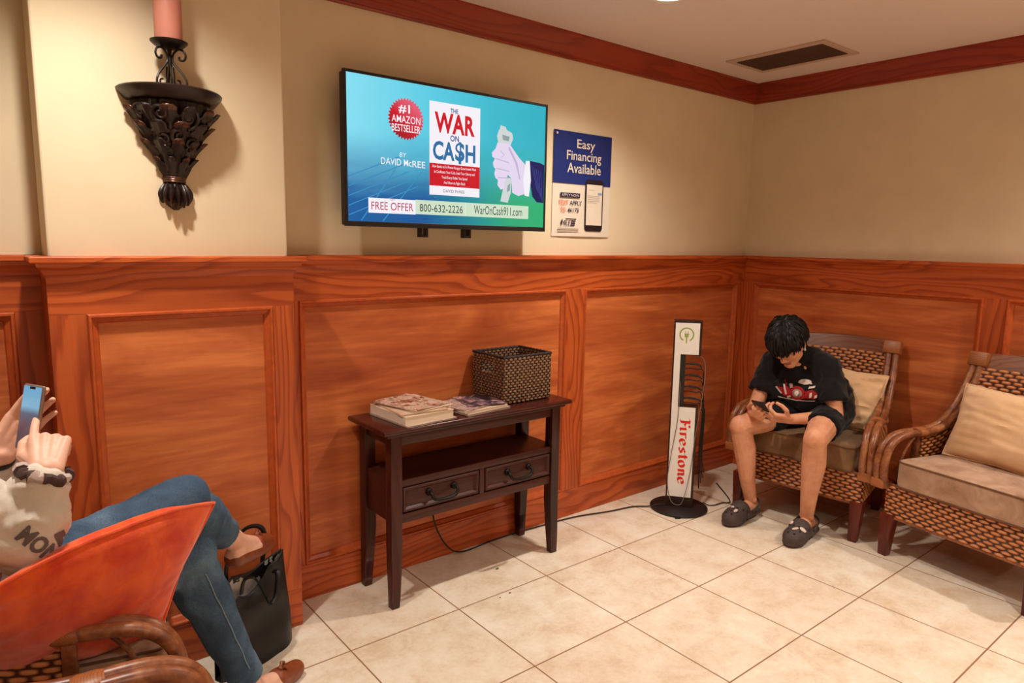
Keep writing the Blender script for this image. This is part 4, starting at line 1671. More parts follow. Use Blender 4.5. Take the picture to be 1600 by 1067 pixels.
def arc(cx_, cy_, rx, ry, a0, a1, n=10):
    return [(cx_ + rx * math.cos(math.radians(a0 + (a1 - a0) * k / n)), cy_ + ry * math.sin(math.radians(a0 + (a1 - a0) * k / n))) for k in range(n + 1)]


G = {
    'F': ([[(.35, .10), (.30, .05), (.45, .0), (.50, .2), (.52, 1.45)], [(.05, 1.35), (.25, 1.52), (.6, 1.42), (1.02, 1.55), (1.05, 1.3)], [(.5, .85), (.85, .80), (.9, .65)]], 1.02),
    'i': ([[(.12, .95), (.3, 1.0), (.3, .12), (.48, .02)]], .62),
    'r': ([[(.12, .95), (.3, 1.0), (.3, 0)], [(.3, .75), (.55, 1.0), (.78, .92)]], .84),
    'e': ([arc(.45, .5, .32, .48, 10, 330, 16), [(.15, .45), (.76, .62)]], .98),
    's': ([[(.66, .82), (.48, 1.0), (.22, .86), (.25, .62), (.62, .40), (.62, .14), (.40, .0), (.14, .14)]], .86),
    't': ([[(.34, 1.35), (.34, .15), (.50, .0), (.66, .1)], [(.08, .98), (.64, 1.0)]], .76),
    'o': ([arc(.45, .5, .32, .5, 0, 360, 20)], .98),
    'n': ([[(.12, .95), (.28, 1.0), (.28, 0)], [(.28, .75), (.52, 1.0), (.74, .88), (.74, .14), (.90, .02)]], 1.06),
}
word, tot = nib_word([G[c] for c in 'Firestone'])
LW = .372
k_ = LW / tot
ky = .034
b = MB()
for i, q in enumerate(word):
    pts = []
    for x, y in q:
        pts.append((.006 + (y - .62) * ky, -.0336 - .00001 * i, .515 - x * k_))
    b.add(pts, [(0, 1, 2, 3)])
b.build('lettering', M['signred'], sign, False)
# cables
M['greycable'] = plain('grey_cable', (128, 104, 96), .5, 0, .4, .05)
for k in range(4):
    z = Zn1 - .052 - .062 * k
    pts = smoothpath([(-.02, -.006, z), (.02, -.012, z + .006), (.062, -.012, z + .002), (.080 + .004 * k, -.010, z - .012)], 6)
    MB().tube(pts, [.004] * 6 + [.006] * 6 + [.0045] * 7, 8).build('charging_plug', M['cable'], cs_)
    pts = smoothpath([(-.02, -.010, z - .024), (.02, -.016, z - .018), (.060, -.020, z - .022), (.078, -.012, z - .020), (.092, -.004, z - .06), (.096 + .004 * k, -.004, .55), (.090 + .006 * k, .004, .30), (.100 + .008 * k, .006, .12 + .03 * k)], 6)
    MB().tube(pts, .0028, 6).build('charging_cable', M['cable'], cs_)
pts = smoothpath([(-.028, -.030, .71), (-.026, -.040, .66), (-.030, -.041, .50), (-.055, -.040, .30), (-.066, -.040, .16), (-.045, -.050, .06), (-.010, -.052, .035), (.020, -.046, .06), (.050, -.040, .22), (.066, -.038, .42), (.088, -.020, .60), (.100, -.010, .78), (.075, -.012, .845), (.02, -.012, .835)], 6)
MB().tube(pts, .0019, 6).build('charging_cable', M['greycable'], cs_)

# power cord along the skirting and floor
cord = smoothpath([(-2.36, -.012, .345), (-2.372, -.035, .29), (-2.352, -.050, .16), (-2.29, -.060, .05), (-2.20, -.050, .006), (-2.02, -.036, .006), (-1.80, -.040, .006), (-1.52, -.062, .006),
                   (-1.30, -.120, .006), (-1.15, -.150, .006), (-1.08, -.20, .008), (-1.04, -.235, .019), (-.985, -.268, .020)], 8)
tag(MB().tube(cord, .0035, 8).build('power_cord', M['cable']), 'dark power cord running along the baseboard from behind the console table to the charging station', 'cord')
cord2 = smoothpath([(-.815, -.365, .020), (-.795, -.385, .007), (-.76, -.405, .006), (-.70, -.41, .006), (-.66, -.43, .006), (-.60, -.38, .006), (-.45, -.20, .006)], 8)
tag(MB().tube(cord2, .0030, 8).build('floor_cable', M['cable']), 'thin dark cable on the floor between the charging station and the boy', 'cord')
tag(MB().box(-.014, .014, -.006, .006, .0, .008).build('cable_plug', M['cable'], None, True, .002), 'tiny dark cable plug on the tile in front of the charging station', 'plug')
bpy.data.objects['cable_plug'].location = (-1.075, -.395, .0005)
bpy.data.objects['cable_plug'].rotation_euler = (0, 0, -.6)
M['green'] = plain('green_scrap', (70, 120, 40), .7)
M['brownscrap'] = plain('brown_scrap', (110, 60, 34), .8)
for nm, x, y, m_, lab, s in (('leaf_scrap', -2.176, -.272, M['green'], 'tiny green leaf scrap on the floor in front of the console table', .009),
                             ('crumb', -2.262, -.470, M['brownscrap'], 'small brown crumb on the light tile', .006), ('crumb', -2.318, -.475, M['black'], 'small dark crumb on the tile joint', .004)):
    vs, fs = ell((0, 0, 0), (s, s * .6, s * .35), None, 8, 5)
    vs = [v * (1 + .3 * noise.noise(v * 300)) for v in vs]
    o = MB().add(vs, fs).build(nm, m_)
    o.location = (x, y, s * .33)
    tag(o, lab, 'scrap')


# ================================================================== people
def skin(name, rgb, rgb2):
    t = NT(name)
    a = t.noise(t.coords(), 22, 4, .6)
    m_ = t.base(t.ramp(a, [(.3, lin(*rgb2)), (.7, lin(*rgb))]), .5, 0, .35)
    t.b.inputs['Subsurface Weight'].default_value = .12
    t.b.inputs['Subsurface Radius'].default_value = (.012, .005, .003)
    return m_


M['skin_boy'] = skin('tan_skin', (226, 164, 128), (210, 142, 106))
M['skin_woman'] = skin('fair_skin', (232, 184, 160), (220, 164, 138))
M['lips'] = plain('lips', (168, 92, 78), .45)
M['hair'] = plain('black_hair', (15, 11, 10), .55, 0, .35, .3, 60)
M['tee'] = fabric('black_cotton', (24, 19, 19), (15, 12, 13), 8, .9, .15, .2)
M['shorts'] = fabric('black_shorts', (20, 17, 19), (13, 11, 13), 8, .85, .1, .2)
M['printred'] = plain('print_red', (150, 26, 30), .8, 0, .2, .15)
M['printwhite'] = plain('print_white', (206, 188, 176), .8, 0, .2, .05)
M['printgrey'] = plain('print_grey', (150, 124, 116), .8, 0, .2, .05)
M['croc'] = plain('dark_foam', (74, 62, 58), .7, 0, .3, .12, 40, .05)
M['crochole'] = plain('foam_hole', (16, 12, 12), .9)
M['charm'] = plain('pale_charm', (214, 196, 176), .5, 0, .4, .1)
M['phone_black'] = plain('phone_case', (22, 16, 18), .3, 0, .5, .05)


def v3(*a):
    return Vector(a)


def joined(name, meshes, mats, parent, smooth=True):
    pass


# ---------------------------------------------------------------- boy
boy = thing('person', 'boy in black graphic t-shirt and dark clogs bent over a phone in the corner armchair', 'person', (-.45, -.76, 0))
BO = boy.location.copy()
HR, HL = v3(-.385, -.678, .562), v3(-.385, -.822, .562)
KR, KL = v3(-.800, -.556, .492), v3(-.780, -.948, .510)
AR, AL = v3(-.722, -.594, .080), v3(-.702, -.898, .080)
SR, SL = v3(-.490, -.535, .808), v3(-.452, -.818, .818)
ER, EL = v3(-.615, -.522, .575), v3(-.505, -.908, .572)
WR, WL = v3(-.735, -.585, .556), v3(-.700, -.762, .562)
NB = v3(-.485, -.672, .872)
HC = v3(-.592, -.668, .928)
fw_ = v3(-.70, -.06, -.71).normalized()
lf_ = v3(-.06, -1, .02)
lf_ = (lf_ - fw_ * lf_.dot(fw_)).normalized()
up_ = fw_.cross(lf_)
HM = Matrix((fw_, lf_, up_)).transposed()
hp = lambda x, y, z: HC + HM @ Vector((x, y, z)) * .98
P = []
for h, k, a, s in ((HR, KR, AR, 1), (HL, KL, AL, -1)):
    mid = h.lerp(k, .5)
    P += chain([h, mid, k], [.085, .072, .056])
    P.append(ell(k + v3(-.008, 0, .006), (.050, .050, .055)))
    d = (a - k)
    calf = k + d * .32 + v3(.022, 0, 0)
    P += chain([k, k + d * .30 + v3(.012, 0, 0), k + d * .68, a + v3(0, 0, .015)], [.053, .057, .041, .032])
    P.append(cap(calf - d * .08, .040, calf + d * .14, .038))
    P.append(ell(a + v3(0, .026, .012), (.014, .012, .016)))
    P.append(ell(a + v3(0, -.026, .012), (.014, .012, .016)))
    toe = v3(-.15, .002 if s > 0 else -.022, 0)
    P += chain([a + v3(.035, 0, -.035), a + v3(-.03, 0, -.03) + toe * .2, a + toe * .85 + v3(0, 0, -.042)], [.034, .040, .030])
P += [cap(HR, .09, HL, .09), cap(HR.lerp(HL, .5), .12, v3(-.40, -.70, .70), .115), cap(v3(-.40, -.70, .70), .12, NB + v3(.03, 0, -.06), .095)]
P += [cap(SR, .046, NB, .046), cap(SL, .046, NB, .046), cap(v3(-.40, -.63, .70), .10, SR.lerp(NB, .3), .06), cap(v3(-.40, -.76, .70), .10, SL.lerp(NB, .3), .06)]
for s_, e_, w_ in ((SR, ER, WR), (SL, EL, WL)):
    P += chain([s_, s_.lerp(e_, .5), e_], [.050, .045, .037])
    P += chain([e_, e_.lerp(w_, .3), e_.lerp(w_, .75), w_], [.036, .038, .029, .0245])
# neck and head
P.append(cap(NB, .052, hp(-.035, 0, -.055), .050))
P.append(ell(hp(-.012, 0, .028), (.092, .074, .092), HM))
P.append(ell(hp(.018, 0, -.020), (.068, .062, .080), HM))
P += [cap(hp(.020, .034, -.055), .030, hp(.066, .010, -.088), .022), cap(hp(.020, -.034, -.055), .030, hp(.066, -.010, -.088), .022), cap(hp(.050, .0, -.060), .034, hp(.072, 0, -.088), .020)]
P += [cap(hp(.078, 0, .012), .010, hp(.102, 0, -.026), .0105), cap(hp(.094, .011, -.030), .008, hp(.094, -.011, -.030), .008)]
P += [cap(hp(.073, .034, .020), .011, hp(.082, .008, .018), .010), cap(hp(.073, -.034, .020), .011, hp(.082, -.008, .018), .010)]
P += [ell(hp(.056, .036, -.022), (.026, .022, .024), HM), ell(hp(.056, -.036, -.022), (.026, .022, .024), HM)]
P += [ell(hp(.068, .031, .003), (.013, .014, .010), HM), ell(hp(.068, -.031, .003), (.013, .014, .010), HM)]
P += [cap(hp(.082, .017, -.056), .0065, hp(.088, 0, -.054), .0075), cap(hp(.082, -.017, -.056), .0065, hp(.088, 0, -.054), .0075), cap(hp(.081, .013, -.066), .0065, hp(.081, -.013, -.066), .0075)]
for s in (1, -1):
    P += [ell(hp(-.012, s * .076, -.006), (.019, .008, .031), HM), cap(hp(-.020, s * .080, .014), .007, hp(-.022, s * .079, -.012), .006), ell(hp(-.004, s * .076, -.030), (.009, .006, .009), HM)]
# hands holding the phone: left hand from the right side of the picture, thumb on top
P += hand(WL, (-.80, .58, .12), (.25, .35, .90), (-.45, -.55, .55), [(48, 55, 35), (42, 55, 40), (40, 58, 40), (38, 60, 40)],
          [(.35, .75, .45, .042), (.75, .25, .55, .034), (.85, -.15, .5, .028)], .98)
P += hand(WR, (-.62, -.58, .10), (.25, -.45, .85), (-.55, .60, .45), [(40, 50, 35), (42, 52, 35), (45, 52, 35), (48, 55, 35)],
          [(.45, .65, .45, .042), (.80, .10, .55, .034), (.85, -.2, .45, .028)], .98)
me = fuse(P, .0031, 5, 'body', BO)
body = link('body', me, [M['skin_boy'], M['lips']], boy)
for p in me.polygons:
    q = HM.transposed() @ ((p.center + BO) - HC) / .98
    if q.x > .076 and abs(q.y) < .022 and -.072 < q.z < -.050:
        p.material_index = 1
# shorts
S = []
for h, k in ((HR, KR), (HL, KL)):
    e = h.lerp(k, .60)
    S += [cap(h, .096, e, .080, 22, True), cap(h, .096, h.lerp(k, .3), .090)]
S += [cap(HR, .100, HL, .100), cap(HR.lerp(HL, .5) + v3(.02, 0, -.01), .105, v3(-.39, -.74, .63), .105)]
me = fuse(S, .006, 4, 'shorts', BO, (.007, (9, 16, 16)))
link('shorts', me, M['shorts'], boy)
# t-shirt
S = [cap(HR + v3(-.015, .015, .075), .110, SR.lerp(NB, .35) + v3(.03, 0, -.06), .088), cap(HL + v3(-.015, .005, .055), .108, SL.lerp(NB, .35) + v3(.03, 0, -.06), .088),
     cap(HR.lerp(HL, .5) + v3(-.035, .01, .06), .128, v3(-.44, -.675, .74), .128), cap(v3(-.44, -.675, .74), .128, NB + v3(.03, 0, -.055), .085),
     cap(HR.lerp(HL, .5) + v3(.03, 0, .02), .125, v3(-.39, -.73, .70), .118),
     cap(HL + v3(.02, .0, .0), .104, HL + v3(.0, .0, .10), .104), cap(HR + v3(.02, .01, .0), .100, HR + v3(.0, .01, .10), .105),
     cap(SR, .062, NB + v3(.006, .03, -.018), .062), cap(SL, .062, NB + v3(.006, -.03, -.018), .062), cap(NB + v3(.004, 0, -.012), .063, NB + v3(-.012, 0, .012), .058),
     cap(v3(-.50, -.60, .66), .085, v3(-.50, -.76, .66), .085)]
for s_, e_ in ((SR, ER), (SL, EL)):
    d = (e_ - s_)
    S += [cap(s_, .062, s_ + d * .35, .062), cap(s_ + d * .15, .060, s_ + d * .68, .070, 24, True)]
tee_me = fuse(S, .006, 5, 't_shirt', BO, (.009, (8, 13, 11)))
tee = link('t_shirt', tee_me, M['tee'], boy)
bv = bvh_of(tee_me, BO)
# red and white printed picture on the chest, facing forward and a little to the boy's left
pd = v3(.80, .55, -.15).normalized()
pax = v3(.62, -.78, 0).normalized()
pay = pax.cross(pd) * -1
if pay.z < 0:
    pay = -pay
O_ = v3(-.585, -.735, .688)
cg = lambda a, b_, r, n=18: [(a + r * math.cos(2 * math.pi * k / n), b_ + r * math.sin(2 * math.pi * k / n)) for k in range(n)]
sun = []
for k in range(32):
    a = 2 * math.pi * k / 32
    r = .037 if k % 2 else .029
    sun.append((r * math.cos(a), -.012 + r * math.sin(a)))
shp = [(sun, 0), (cg(0, -.012, .022), 2), ([(-.095, .018), (-.060, -.03), (-.028, -.035), (-.030, .005), (-.052, .024), (-.07, .012)], 0), ([(.030, -.034), (.085, -.034), (.092, -.006), (.068, .012), (.038, .0)], 0),
       ([(-.066, .03), (-.058, .03), (-.046, -.02), (-.053, -.022)], 1), ([(-.10, .012), (-.094, .016), (-.066, -.016), (-.072, -.02)], 1), ([(-.045, -.030), (-.030, -.022), (-.026, -.032), (-.042, -.038)], 1),
       ([(-.085, -.038), (.0, -.048), (.082, -.044), (.082, -.041), (.0, -.044), (-.085, -.035)], 1), ([(.036 + .030 * math.cos(2 * math.pi * k / 20), .048 + .015 * math.sin(2 * math.pi * k / 20)) for k in range(20)], 1),
       ([(.050, .012), (.078, .020), (.082, .030), (.056, .024)], 1), ([(.052, -.028), (.064, -.026), (.066, -.004), (.056, -.006)], 1), ([(.076, -.03), (.090, -.026), (.090, -.012), (.080, -.014)], 1),
       ([(-.058, .052), (-.052, .056), (-.044, .026), (-.050, .024)], 0), ([(-.035, .030), (-.020, .034), (-.016, .012), (-.032, .01)], 2), (cg(.0, -.012, .010), 1), ([(.060, .034), (.066, .044), (.070, .034)], 1)]
for i, (pl, mi_) in enumerate(shp):
    decal([pl], O_, pax, pay, pd, bv, [M['printred'], M['printwhite'], M['printgrey']], tee, 'printed_picture', [mi_], .0016 + .0006 * i, BO, .008)
# hair: cap plus many short locks falling from the crown, long fringe
rnd = random.Random(11)
b = MB()
vs, fs = ell(hp(-.020, 0, .042), (.104, .087, .097), HM, 28, 18)
b.add(vs, fs)
crown_p = Vector((-.055, .012, .128))
for i in range(1000):
    th = rnd.uniform(0, 2 * math.pi)
    ph = math.acos(1 - rnd.random() * 1.10)
    q = Vector((math.sin(ph) * math.cos(th), math.sin(ph) * math.sin(th), math.cos(ph)))
    root_ = Vector((-.022 + .105 * q.x, .088 * q.y, .042 + .098 * q.z))
    if root_.z < .045 and root_.x > .040:
        continue
    if root_.z < -.035:
        continue
    flow = (root_ - crown_p)
    flow = (flow - q * flow.dot(q))
    if flow.length < .01:
        flow = Vector((rnd.uniform(-1, 1), rnd.uniform(-1, 1), 0))
    flow = (flow.normalized() + Vector((.35 if root_.x > -.02 else 0, 0, -.25)) + Vector((rnd.gauss(0, .28), rnd.gauss(0, .28), rnd.gauss(0, .2)))).normalized()
    L = rnd.uniform(.045, .075) * (.55 if root_.z < .02 else 1.0)
    pts, p = [], root_ - q * .004
    d = (flow + q * rnd.uniform(.30, .50)).normalized()
    for k in range(5):
        pts.append(hp(*p) - BO)
        p = p + d * L / 4
        d = (d + Vector((0, 0, -.25)) - q * .26 + Vector((.06, 0, 0))).normalized()
    r0 = rnd.uniform(.0045, .0085)
    b.tube(pts, [r0, r0 * 1.05, r0 * .85, r0 * .55, .0008], 5)
n0 = len(b.v)
b.v = [(p if i >= len(vs) else tuple(Vector(p) - BO)) for i, p in enumerate(b.v)]
b.build('hair', M['hair'], boy)
b = MB()
for s in (1, -1):
    b.tube([hp(.072 - .006 * k * k * .3, s * (.012 + .009 * k), .012 + .0 * k) - BO for k in range(4)], .0020, 6)
b.build('eyelashes', M['hair'], boy)
b = MB()
b.tube([hp(.002, .084, -.004) - BO, hp(.006, .086, -.016) - BO, hp(.010, .085, -.036) - BO], [.0068, .0052, .0036], 10)
b.build('earbud', plain('white_earbud', (236, 232, 226), .3, 0, .5, .01), boy)


def clog(name, heel, toe, parent, og, charms):
    heel, toe = Vector(heel), Vector(toe)
    d = (toe - heel)
    L = d.length
    ang = math.atan2(d.y, d.x)
    T = Matrix.Translation(heel - og) @ Matrix.Rotation(ang, 4, 'Z') @ Matrix.Scale(L / .29, 4)
    tp = lambda x, y, z: T @ Vector((x, y, z))
    Sx = []
    R3 = Matrix.Rotation(ang, 3, 'Z')
    # sole
    Sx.append(ell(tp(.055, 0, .014), (.056, .040, .014), R3))
    Sx.append(ell(tp(.205, 0, .014), (.084, .054, .014), R3))
    Sx.append(ell(tp(.12, 0, .014), (.10, .038, .014), R3))
    # upper: rounded toe box and low side walls
    Sx.append(ell(tp(.195, 0, .034), (.094, .056, .048), R3))
    Sx.append(ell(tp(.155, 0, .052), (.062, .052, .052), R3))
    for s in (1, -1):
        Sx.append(cap(tp(.15, s * .042, .038), .016, tp(.045, s * .040, .032), .013))
        Sx.append(cap(tp(.045, s * .040, .032), .013, tp(.006, s * .018, .032), .012))
    Sx.append(cap(tp(.008, .016, .026), .010, tp(.008, -.016, .026), .010))
    me = fuse(Sx, .0035, 4, name)
    c = link(name, me, M['croc'], parent)
    pts = smoothpath([(.125, -.054, .052), (.080, -.050, .062), (.030, -.040, .070), (-.004, 0, .074), (.030, .040, .070), (.080, .050, .062), (.125, .054, .052)], 5)
    MB().tube([tp(*p) for p in pts], .0085, 8, False, 0, .5).build('heel_strap', M['croc'], c)
    bv2 = bvh_of(me)
    hb = MB()
    for x, y in ((.235, .0), (.225, .026), (.225, -.026), (.20, .012), (.20, -.012), (.185, .036), (.185, -.036), (.255, .014), (.255, -.014), (.165, .046), (.165, -.046)):
        hit = bv2.ray_cast(tp(x, y, .2), Vector((0, 0, -1)))
        if hit[0]:
            q = hit[1].to_track_quat('Z', 'Y').to_matrix()
            vv, ff = ell(hit[0], (.0058, .0058, .0014), q, 10, 6)
            hb.add(vv, ff)
    for s in (1, -1):
        for x in (.14, .17, .20):
            vv, ff = ell(tp(x, s * .0525 - (s * .002 if x > .18 else 0), .026), (.006, .002, .005), R3, 10, 6)
            hb.add(vv, ff)
    hb.build('vent_holes', M['crochole'], c)
    for x, y, sx_, sy_ in charms:
        hit = bv2.ray_cast(tp(x, y, .2), Vector((0, 0, -1)))
        if hit[0]:
            q = hit[1].to_track_quat('Z', 'Y').to_matrix() @ Matrix.Rotation(ang + .4, 3, 'Z')
            vv, ff = ell(hit[0] + hit[1] * .003, (sx_, sy_, .005), q, 14, 8)
            vv = [p + Vector((0, 0, .001)) * noise.noise(p * 400) for p in vv]
            MB().add(vv, ff).build('charm', M['charm'], c)
    return c


clog('clog', (-.668, -.592, .001), (-.975, -.612, .001), boy, BO, ((.225, .018, .016, .008), (.205, -.010, .009, .009), (.195, -.034, .011, .013)))
clog('clog', (-.640, -.898, .001), (-.945, -.938, .001), boy, BO, ((.225, .006, .019, .007), (.20, .030, .013, .018), (.185, -.026, .011, .011)))
# phone in his hands
ph_ = thing('phone', 'dark smartphone held in both hands by the boy in the armchair', 'phone', (-.790, -.668, .602))
ph_.rotation_euler = Matrix((v3(-.70, .0, .714).normalized(), v3(0, -1, 0), v3(.714, 0, .70).normalized())).transposed().to_euler()
MB().box(-.074, .074, -.036, .036, -.0045, .0040).build('phone_body', M['phone_black'], ph_, True, .004, 3)
MB().box(-.069, .069, -.0325, .0325, .0040, .0046).build('screen', emit('phone_screen_dim', (120, 112, 116), .25), ph_, False)

# ---------------------------------------------------------------- woman
M['hood'] = fabric('oatmeal_fleece', (222, 212, 198), (204, 192, 176), 7, .95, .3, .35)
M['hoodprint'] = plain('grey_print', (104, 92, 90), .85)


def denim():
    t = NT('blue_denim')
    c = t.coords()
    a = t.noise(c, 5, 4, .6, .4)
    f = t.noise(t.coords((1, 1, 1)), 520, 2)
    k = t.math('ADD', t.math('MULTIPLY', a, .7), t.math('MULTIPLY', f, .3))
    t.bump(f, .25, .001)
    return t.base(t.ramp(k, [(.34, lin(40, 54, 74)), (.5, lin(66, 88, 110)), (.66, lin(104, 130, 150))]), .85, 0, .2)


M['denim'] = denim()
M['tanleather'] = plain('tan_leather', (128, 62, 30), .42, 0, .5, .2, 40)
wo = thing('person', 'woman in an oatmeal sweatshirt and blue jeans sitting cross-legged and tapping a phone', 'person', (-3.95, -.67, 0))
WO = wo.location.copy()
hR, hL = v3(-3.96, -.690, .578), v3(-3.96, -.540, .565)
kR, kL = v3(-3.515, -.625, .728), v3(-3.505, -.605, .560)
aR, aL = v3(-3.312, -.425, .485), v3(-3.335, -.570, .080)
shR, shL = v3(-4.075, -.820, .985), v3(-4.075, -.500, .985)
elR, elL = v3(-3.872, -.838, .800), v3(-3.935, -.455, .775)
wrR, wrL = v3(-3.818, -.842, .940), v3(-3.890, -.625, .930)
nbW, hcW = v3(-4.075, -.672, 1.055), v3(-4.040, -.668, 1.215)
fW = v3(.86, -.03, -.50).normalized()
lW = v3(.03, 1, 0)
lW = (lW - fW * lW.dot(fW)).normalized()
HW_ = Matrix((fW, lW, fW.cross(lW))).transposed()
hw_ = lambda x, y, z: hcW + HW_ @ Vector((x, y, z)) * .95
tR, tL = v3(-3.185, -.285, .405), v3(-3.165, -.470, .028)
P = []
for h, k, a, t_ in ((hR, kR, aR, tR), (hL, kL, aL, tL)):
    P += chain([h, h.lerp(k, .5), k], [.088, .076, .056])
    P += chain([k, k.lerp(a, .35), k.lerp(a, .8), a], [.052, .050, .034, .031])
    d = (t_ - a).normalized()
    heel = a - d * .035 + v3(0, 0, -.035)
    if a is aL:
        heel = v3(a.x - .03, a.y - .015, .036)
    P += chain([heel, a.lerp(t_, .5) + v3(0, 0, -.012), t_], [.031, .033, .022])
    P.append(cap(a, .031, a.lerp(t_, .5) + v3(0, 0, -.004), .027))
P += [cap(hR, .105, hL, .105), cap(hR.lerp(hL, .5), .125, v3(-4.07, -.672, .80), .110), cap(v3(-4.07, -.672, .80), .115, nbW + v3(0, 0, -.08), .085), cap(shR, .050, nbW, .050), cap(shL, .050, nbW, .050)]
for s_, e_, w_ in ((shR, elR, wrR), (shL, elL, wrL)):
    P += chain([s_, e_], [.048, .038])
    P += chain([e_, e_.lerp(w_, .4), w_], [.037, .034, .025])
P += [cap(nbW, .046, hw_(-.03, 0, -.06), .045), ell(hw_(-.012, 0, .028), (.090, .072, .090), HW_), ell(hw_(.018, 0, -.020), (.066, .060, .078), HW_), cap(hw_(.045, 0, -.06), .034, hw_(.070, 0, -.086), .019),
      cap(hw_(.078, 0, .010), .009, hw_(.099, 0, -.026), .0095), ell(hw_(.055, .034, -.022), (.025, .021, .023), HW_), ell(hw_(.055, -.034, -.022), (.025, .021, .023), HW_),
      cap(hw_(.082, .015, -.055), .006, hw_(.082, -.015, -.055), .006), cap(hw_(.080, .012, -.065), .006, hw_(.080, -.012, -.065), .006)]
for s in (1, -1):
    P.append(ell(hw_(-.012, s * .074, -.006), (.018, .008, .029), HW_))
P += hand(wrR, (.20, .74, .62), (.05, .62, -.74), (-1, .20, .05), [(10, 14, 10), (60, 95, 55), (66, 95, 55), (76, 95, 55)],
          [(.70, .62, .25, .044), (.98, .10, .15, .036), (.85, -.25, .45, .028)], .98)
P += hand(wrL, (.62, .12, .78), (.25, -.95, -.10), (-.78, -.05, .62), [(8, 18, 14), (8, 18, 14), (10, 20, 14), (12, 22, 16)],
          [(.55, .75, .25, .045), (.62, .75, .12, .036), (.66, .70, .06, .030)], .98)
me = fuse(P, .0033, 5, 'body', WO)
link('body', me, M['skin_woman'], wo)
# jeans
S = []
for h, k, a in ((hR, kR, aR), (hL, kL, aL)):
    S += chain([h, h.lerp(k, .5), k], [.104, .092, .071])
    e = k.lerp(a, .90 if a is aL else .72)
    S += chain([k, k.lerp(a, .3)], [.068, .066])
    S.append(cap(k.lerp(a, .15), .067, e, .047, 22, True))
    S.append(ell(k + v3(.012, 0, .012), (.062, .062, .060)))
S += [cap(hR, .118, hL, .118), cap(hR.lerp(hL, .5), .13, v3(-4.04, -.672, .70), .125)]
me = fuse(S, .006, 4, 'jeans', WO, (.006, (10, 10, 9)))
jn = link('jeans', me, M['denim'], wo)
jb = bvh_of(me, WO)
seam = []
for k in range(26):
    p = kL.lerp(aL, .05 + .72 * k / 25)
    hit = jb.ray_cast(p + v3(.10, -.30, 0), v3(-.32, .95, 0))
    if hit[0] is not None:
        seam.append(hit[0] + v3(.0005, -.0015, 0) - WO)
if len(seam) > 4:
    MB().tube(seam, .0016, 5).build('stitched_seam', plain('denim_thread', (120, 140, 156), .9), jn)
# sweatshirt
S = [cap(hR + v3(-.02, -.01, .02), .125, shR.lerp(nbW, .4) + v3(0, 0, -.08), .10), cap(hL + v3(-.02, .01, .02), .125, shL.lerp(nbW, .4) + v3(0, 0, -.08), .10),
     cap(hR.lerp(hL, .5), .145, v3(-4.06, -.672, .82), .140), cap(v3(-4.06, -.672, .82), .135, nbW + v3(0, 0, -.07), .090), cap(shR, .072, nbW, .062), cap(shL, .072, nbW, .062),
     cap(nbW + v3(0, 0, -.01), .064, nbW + v3(.01, 0, .02), .060, 20, True),
     cap(hR + v3(.16, .06, .055), .095, hL + v3(.14, -.03, .06), .085), cap(hR + v3(.16, .06, .055), .095, hR + v3(0, 0, .05), .11)]
for s_, e_, w_ in ((shR, elR, wrR), (shL, elL, wrL)):
    S += chain([s_, s_.lerp(e_, .6), e_], [.076, .078, .070])
    S += chain([e_, e_.lerp(w_, .35), e_.lerp(w_, .70)], [.070, .066, .055])
    S.append(cap(e_.lerp(w_, .68), .050, e_.lerp(w_, .74), .046, 22))
    S.append(cap(e_.lerp(w_, .72), .043, e_.lerp(w_, .90), .041, 22, True))
me = fuse(S, .005, 3, 'sweatshirt', WO, (.010, (9, 9, 13)))
sw = link('sweatshirt', me, M['hood'], wo)
sb = bvh_of(me, WO)


def decal_text(s, O, ax, ay, dr, w_, h_, mat, parent):
    tm = text_mesh(s, w_, h_, bold=.04)
    polys = [[(tm.vertices[i].co.x, tm.vertices[i].co.z) for i in p.vertices] for p in tm.polygons]
    bpy.data.meshes.remove(tm)
    return decal(polys, O, ax, ay, dr, sb, mat, parent, 'printed_letters', None, .0018, WO, .006)


view = v3(.02, .93, -.30).normalized()
rt = v3(1, 0, 0)
upv = rt.cross(view)
dirx = (rt * .62 - upv * .78).normalized()
diry = (rt * .78 + upv * .62).normalized()
decal_text('MON', v3(-3.846, -1.0, .838), dirx, diry, view, .085, .034, M['hoodprint'], sw)
decal([rect(-.010, .010, -.020, .020)], v3(-3.805, -1.0, .835), (rt * .95 + upv * .3), (upv * .95 - rt * .3), view, sb, M['hoodprint'], sw, 'printed_block', None, .0018, WO)
# hair in a plain bun cut, out of the picture but part of her
b = MB()
vs, fs = ell(hw_(-.030, 0, .036), (.090, .078, .092), HW_, 24, 16)
b.add([p - WO for p in vs], fs)
for k in range(260):
    a = rnd.uniform(math.pi * .36, math.pi * 1.64)
    p0 = hw_(-.028 + .086 * math.cos(a), .077 * math.sin(a), rnd.uniform(.01, .07))
    pts = [p0 - WO + Vector((rnd.gauss(0, .006) - .004 * j, rnd.gauss(0, .006), -.045 * j)) for j in range(5)]
    b.tube(pts, [.010, .011, .010, .008, .002], 5)
b.build('hair', plain('brown_hair', (70, 44, 30), .45, 0, .5, .25, 60), wo)


